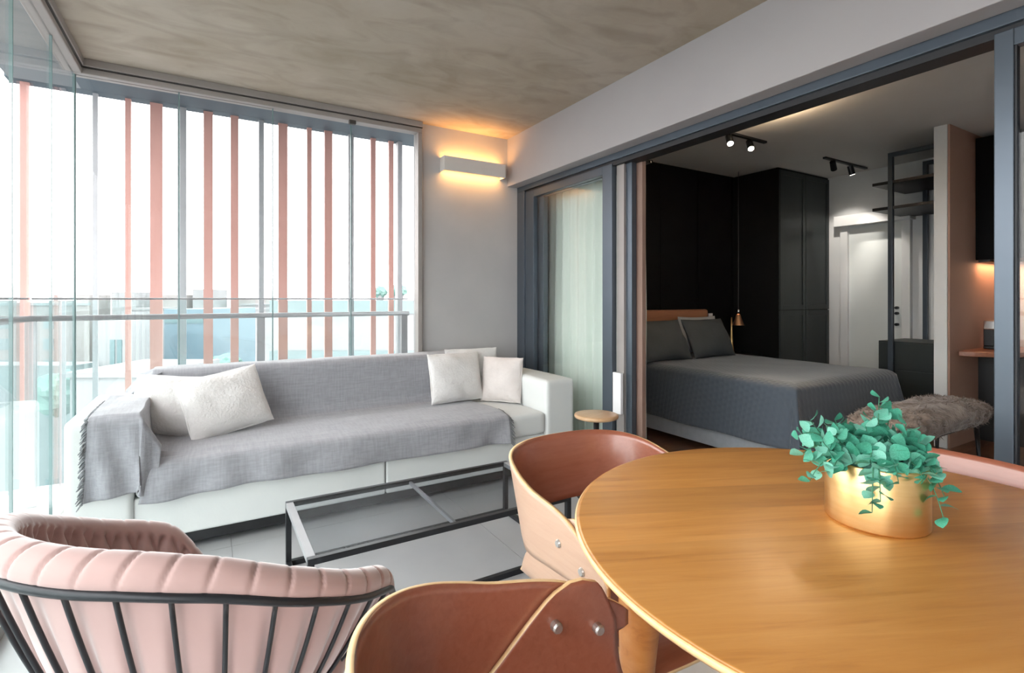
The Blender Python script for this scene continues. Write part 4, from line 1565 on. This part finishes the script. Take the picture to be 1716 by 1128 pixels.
def pendant(label, x_, y_, ztip, lit):
    t = thing('pendant_lamp', label, 'pendant lamp', (x_, y_, ztip))
    MB().lathe([(0.064, 0.0), (0.060, 0.004), (0.024, 0.118), (0.020, 0.122), (0.021, 0.118), (0.057, 0.006), (0.062, 0.0)], 28).build('shade', 'copper', t, smooth=True)
    MB().lathe([(0.017, 0.12), (0.017, 0.175), (0.010, 0.185)], 16).build('socket', 'chrome', t, smooth=True)
    MB().tube([(0, 0, 0.18), (0, 0, ZBC - ztip)], 0.003, 6).build('cord', 'black', t)
    MB().lathe([(0.0, 0.012), (0.018, 0.02), (0.022, 0.04), (0.012, 0.07), (0.0, 0.075)], 16).build('bulb', 'bulb', t, smooth=True)
    light('lamp_glow', 'SPOT', (0, 0, 0.02), lit, (1.0, 0.85, 0.66), t, (0, 0, 0), 0.02, spot=math.radians(115), blend=0.6)
    return t


pendant('copper cone pendant lamp hanging over the nightstand', 5.235, 3.72, 0.955, 36.0)
vs = thing('bud_vase', 'slim brass bud vase on the nightstand beside the pillow', 'vase', (5.03, 3.66, 0.63))
MB().lathe([(0.0, 0.0), (0.03, 0.0), (0.032, 0.02), (0.020, 0.12), (0.010, 0.30), (0.006, 0.42), (0.004, 0.42), (0.0, 0.40)], 24).build('body', 'gold', vs, smooth=True)
sw = thing('wall_socket', 'white double socket plate on the black head wall', 'socket', (5.0, YW, 1.02))
MB().box(-0.035, -0.008, -0.07, 0.035, 0.0, 0.07).build('plate', 'white_plastic', sw, bevel=0.002)
MB().box(-0.02, -0.011, 0.012, 0.02, -0.008, 0.05).build('insert', 'white_plastic', sw, bevel=0.001)
MB().box(-0.02, -0.011, -0.05, 0.02, -0.008, -0.012).build('insert', 'white_plastic', sw, bevel=0.001)


# ---- track lights
def track_light(label, x0, x1, y_, heads, lens):
    t = thing('track_light', label, 'track light', (0, 0, ZBC))
    MB().box(x0, y_ - 0.017, -0.02, x1, y_ + 0.017, 0.0).build('track', 'black_metal', t, bevel=0.002)
    for (hx, aim, en, col) in heads:
        d = Vector(aim).normalized()
        p0 = Vector((hx, y_, -0.02))
        p1 = Vector((hx, y_, -0.07))
        hd = MB().tube([p1 - d * 0.05, p1 + d * 0.045, p1 + d * 0.05], [0.028, 0.030, 0.030], 20).build('head', 'black_metal', t, smooth=False)
        MB().tube([p0, p1], 0.007, 8).build('arm', 'black_metal', hd)
        MB().tube([p1 + d * 0.0502, p1 + d * 0.052], [0.024, 0.024], 20).build('lens', lens, hd)
        q = d.to_track_quat('-Z', 'Y').to_euler()
        light('spot_beam', 'SPOT', tuple(p1 + d * 0.056), en, col, t, q, 0.022, spot=math.radians(48), blend=0.6)
    return t


track_light('black ceiling track with two bright warm spots over the bed', 3.85, 4.45, 2.88,
            [(3.93, (-0.38, -0.45, -0.80), 45, (1.0, 0.74, 0.48)), (4.22, (-0.36, -0.45, -0.80), 45, (1.0, 0.74, 0.48))], 'spot_on')
track_light('black ceiling track with two spots near the wardrobe', 5.45, 6.3, 2.88,
            [(5.62, (0.75, 0.25, -0.7), 30, (1.0, 0.93, 0.84)), (5.98, (0.30, -0.10, -0.95), 30, (1.0, 0.93, 0.84))], 'spot_cool')

# ---- unseen bowl lamp, added for the warm glow on the bedroom ceiling
bl = thing('added_ceiling_lamp', 'added white bowl lamp hidden behind the door header, for the ceiling glow', 'added ceiling lamp', (3.60, 2.34, ZBC))
MB().lathe([(0.0, -0.075), (0.06, -0.072), (0.105, -0.052), (0.11, -0.048), (0.104, -0.047), (0.06, -0.066), (0.0, -0.069)], 32).build('bowl', 'lamp_white', bl, smooth=True)
MB().tube([(0, 0, -0.07), (0, 0, 0)], 0.008, 8).build('stem', 'chrome', bl)
light('added_bowl_glow', 'POINT', (0.03, 0.02, -0.058), 95.0, (1.0, 0.72, 0.44), bl, size=0.01)

# ---- open shelf frame and low chest by the bedroom door
sf = thing('shelf_frame', 'black metal open shelf frame before the white door', 'shelf', (0, 0, 0))
PB = 0.04
for (qx, qy) in ((5.73, 2.40), (6.38, 2.36), (5.73, 1.93), (6.38, 1.93)):
    MB().box(qx - PB / 2, qy - PB / 2, 0.0, qx + PB / 2, qy + PB / 2, 2.64).build('post', 'frame', sf, bevel=0.002)
MB().box(5.71, 1.93, 2.64, 5.75, 2.42, 2.68).build('top_bar', 'frame', sf, bevel=0.002)
MB().box(6.36, 1.93, 2.64, 6.40, 2.38, 2.68).build('top_bar', 'frame', sf, bevel=0.002)
MB().box(5.75, 1.92, 2.64, 6.36, 1.96, 2.68).build('top_bar', 'frame', sf, bevel=0.002)
for zz in (2.41, 2.16):
    MB().box(5.72, 1.92, zz - 0.03, 6.42, 2.56, zz).build('shelf', 'black', sf, bevel=0.002)
sc_ = thing('low_chest', 'dark low chest under the black shelf frame', 'chest', (5.78, 1.95, 0))
MB().box(0, 0, 0.03, 0.56, 0.58, 0.84).build('body', 'wardrobe', sc_, bevel=0.003)
for i in range(3):
    d_ = MB().box(-0.012, 0.01, 0.05 + i * 0.262, 0.0, 0.57, 0.30 + i * 0.262).build('drawer', 'wardrobe', sc_, bevel=0.002)
MB().box(0.03, 0.03, 0.0, 0.53, 0.55, 0.03).build('plinth', 'black', sc_)

# ---- kitchenette
kc = thing('wood_counter', 'red-brown wooden counter with rounded end in the kitchenette', 'counter', (0, 0, 0))
cm = MB()
nn = 24
outl = [(XE - 0.005, 1.80), (5.52, 1.80)]
for i in range(nn + 1):
    a = i / nn
    outl.append((5.44 + 0.55 * a ** 1.8, 1.78 - 0.36 * math.sin(a * PI / 2)))
outl.append((XE - 0.005, 1.42))
b0 = len(cm.v)
for zz in (0.775, 0.815):
    cm.v += [(p[0], p[1], zz) for p in outl]
n_ = len(outl)
cm.face(list(range(n_))[::1])
cm.face([n_ + i for i in range(n_)][::-1])
for i in range(n_):
    j = (i + 1) % n_
    cm.face([i, n_ + i, n_ + j, j])
cm.build('top', 'counter_wood', kc, bevel=0.004)
MB().box(5.92, 1.45, 0.0, XE - 0.005, 1.80, 0.775).build('cabinet', 'black', kc)
uc = thing('wall_cabinet', 'dark wall cabinet high in the kitchenette', 'cabinet', (5.86, 1.48, 1.60))
MB().box(0, 0.02, 0, XE - 5.865, 0.32, 1.08).build('body', 'black_panel', uc, bevel=0.002)
MB().box(0.003, 0, 0.003, 0.29, 0.02, 1.077).build('door', 'black', uc, bevel=0.002)
MB().box(0.296, 0, 0.003, 0.58, 0.02, 1.077).build('door', 'black', uc, bevel=0.002)
MB().box(0.0, 0.225, -0.02, 0.58, 0.235, -0.001).build('led_lip', 'black', uc)
MB().box(0.0, 0.235, -0.02, 0.01, 0.30, -0.001).build('led_lip', 'black', uc)
MB().box(0.10, 0.25, -0.010, 0.56, 0.28, -0.001).build('led_strip', 'kitchen_led', uc)
light('led_glow', 'AREA', (0.3, 0.265, -0.02), 2.5, (1.0, 0.50, 0.25), uc, (0, 0, 0), 0.5, 0.03)
cf = thing('coffee_machine', 'black and chrome coffee machine on the wooden counter', 'coffee machine', (5.90, 1.60, 0.815))
MB().box(0, 0, 0, 0.10, 0.16, 0.025).build('drip_base', 'black', cf, bevel=0.004)
MB().box(0.0, 0.09, 0.025, 0.10, 0.16, 0.22).build('column', 'black', cf, bevel=0.006)
MB().box(-0.005, 0.0, 0.17, 0.105, 0.16, 0.25).build('brew_head', 'chrome', cf, bevel=0.008)
MB().lathe([(0.03, 0.025), (0.035, 0.12), (0.028, 0.13)], 16, (0.05, 0.045, 0)).build('jug', 'black_metal', cf, smooth=True)
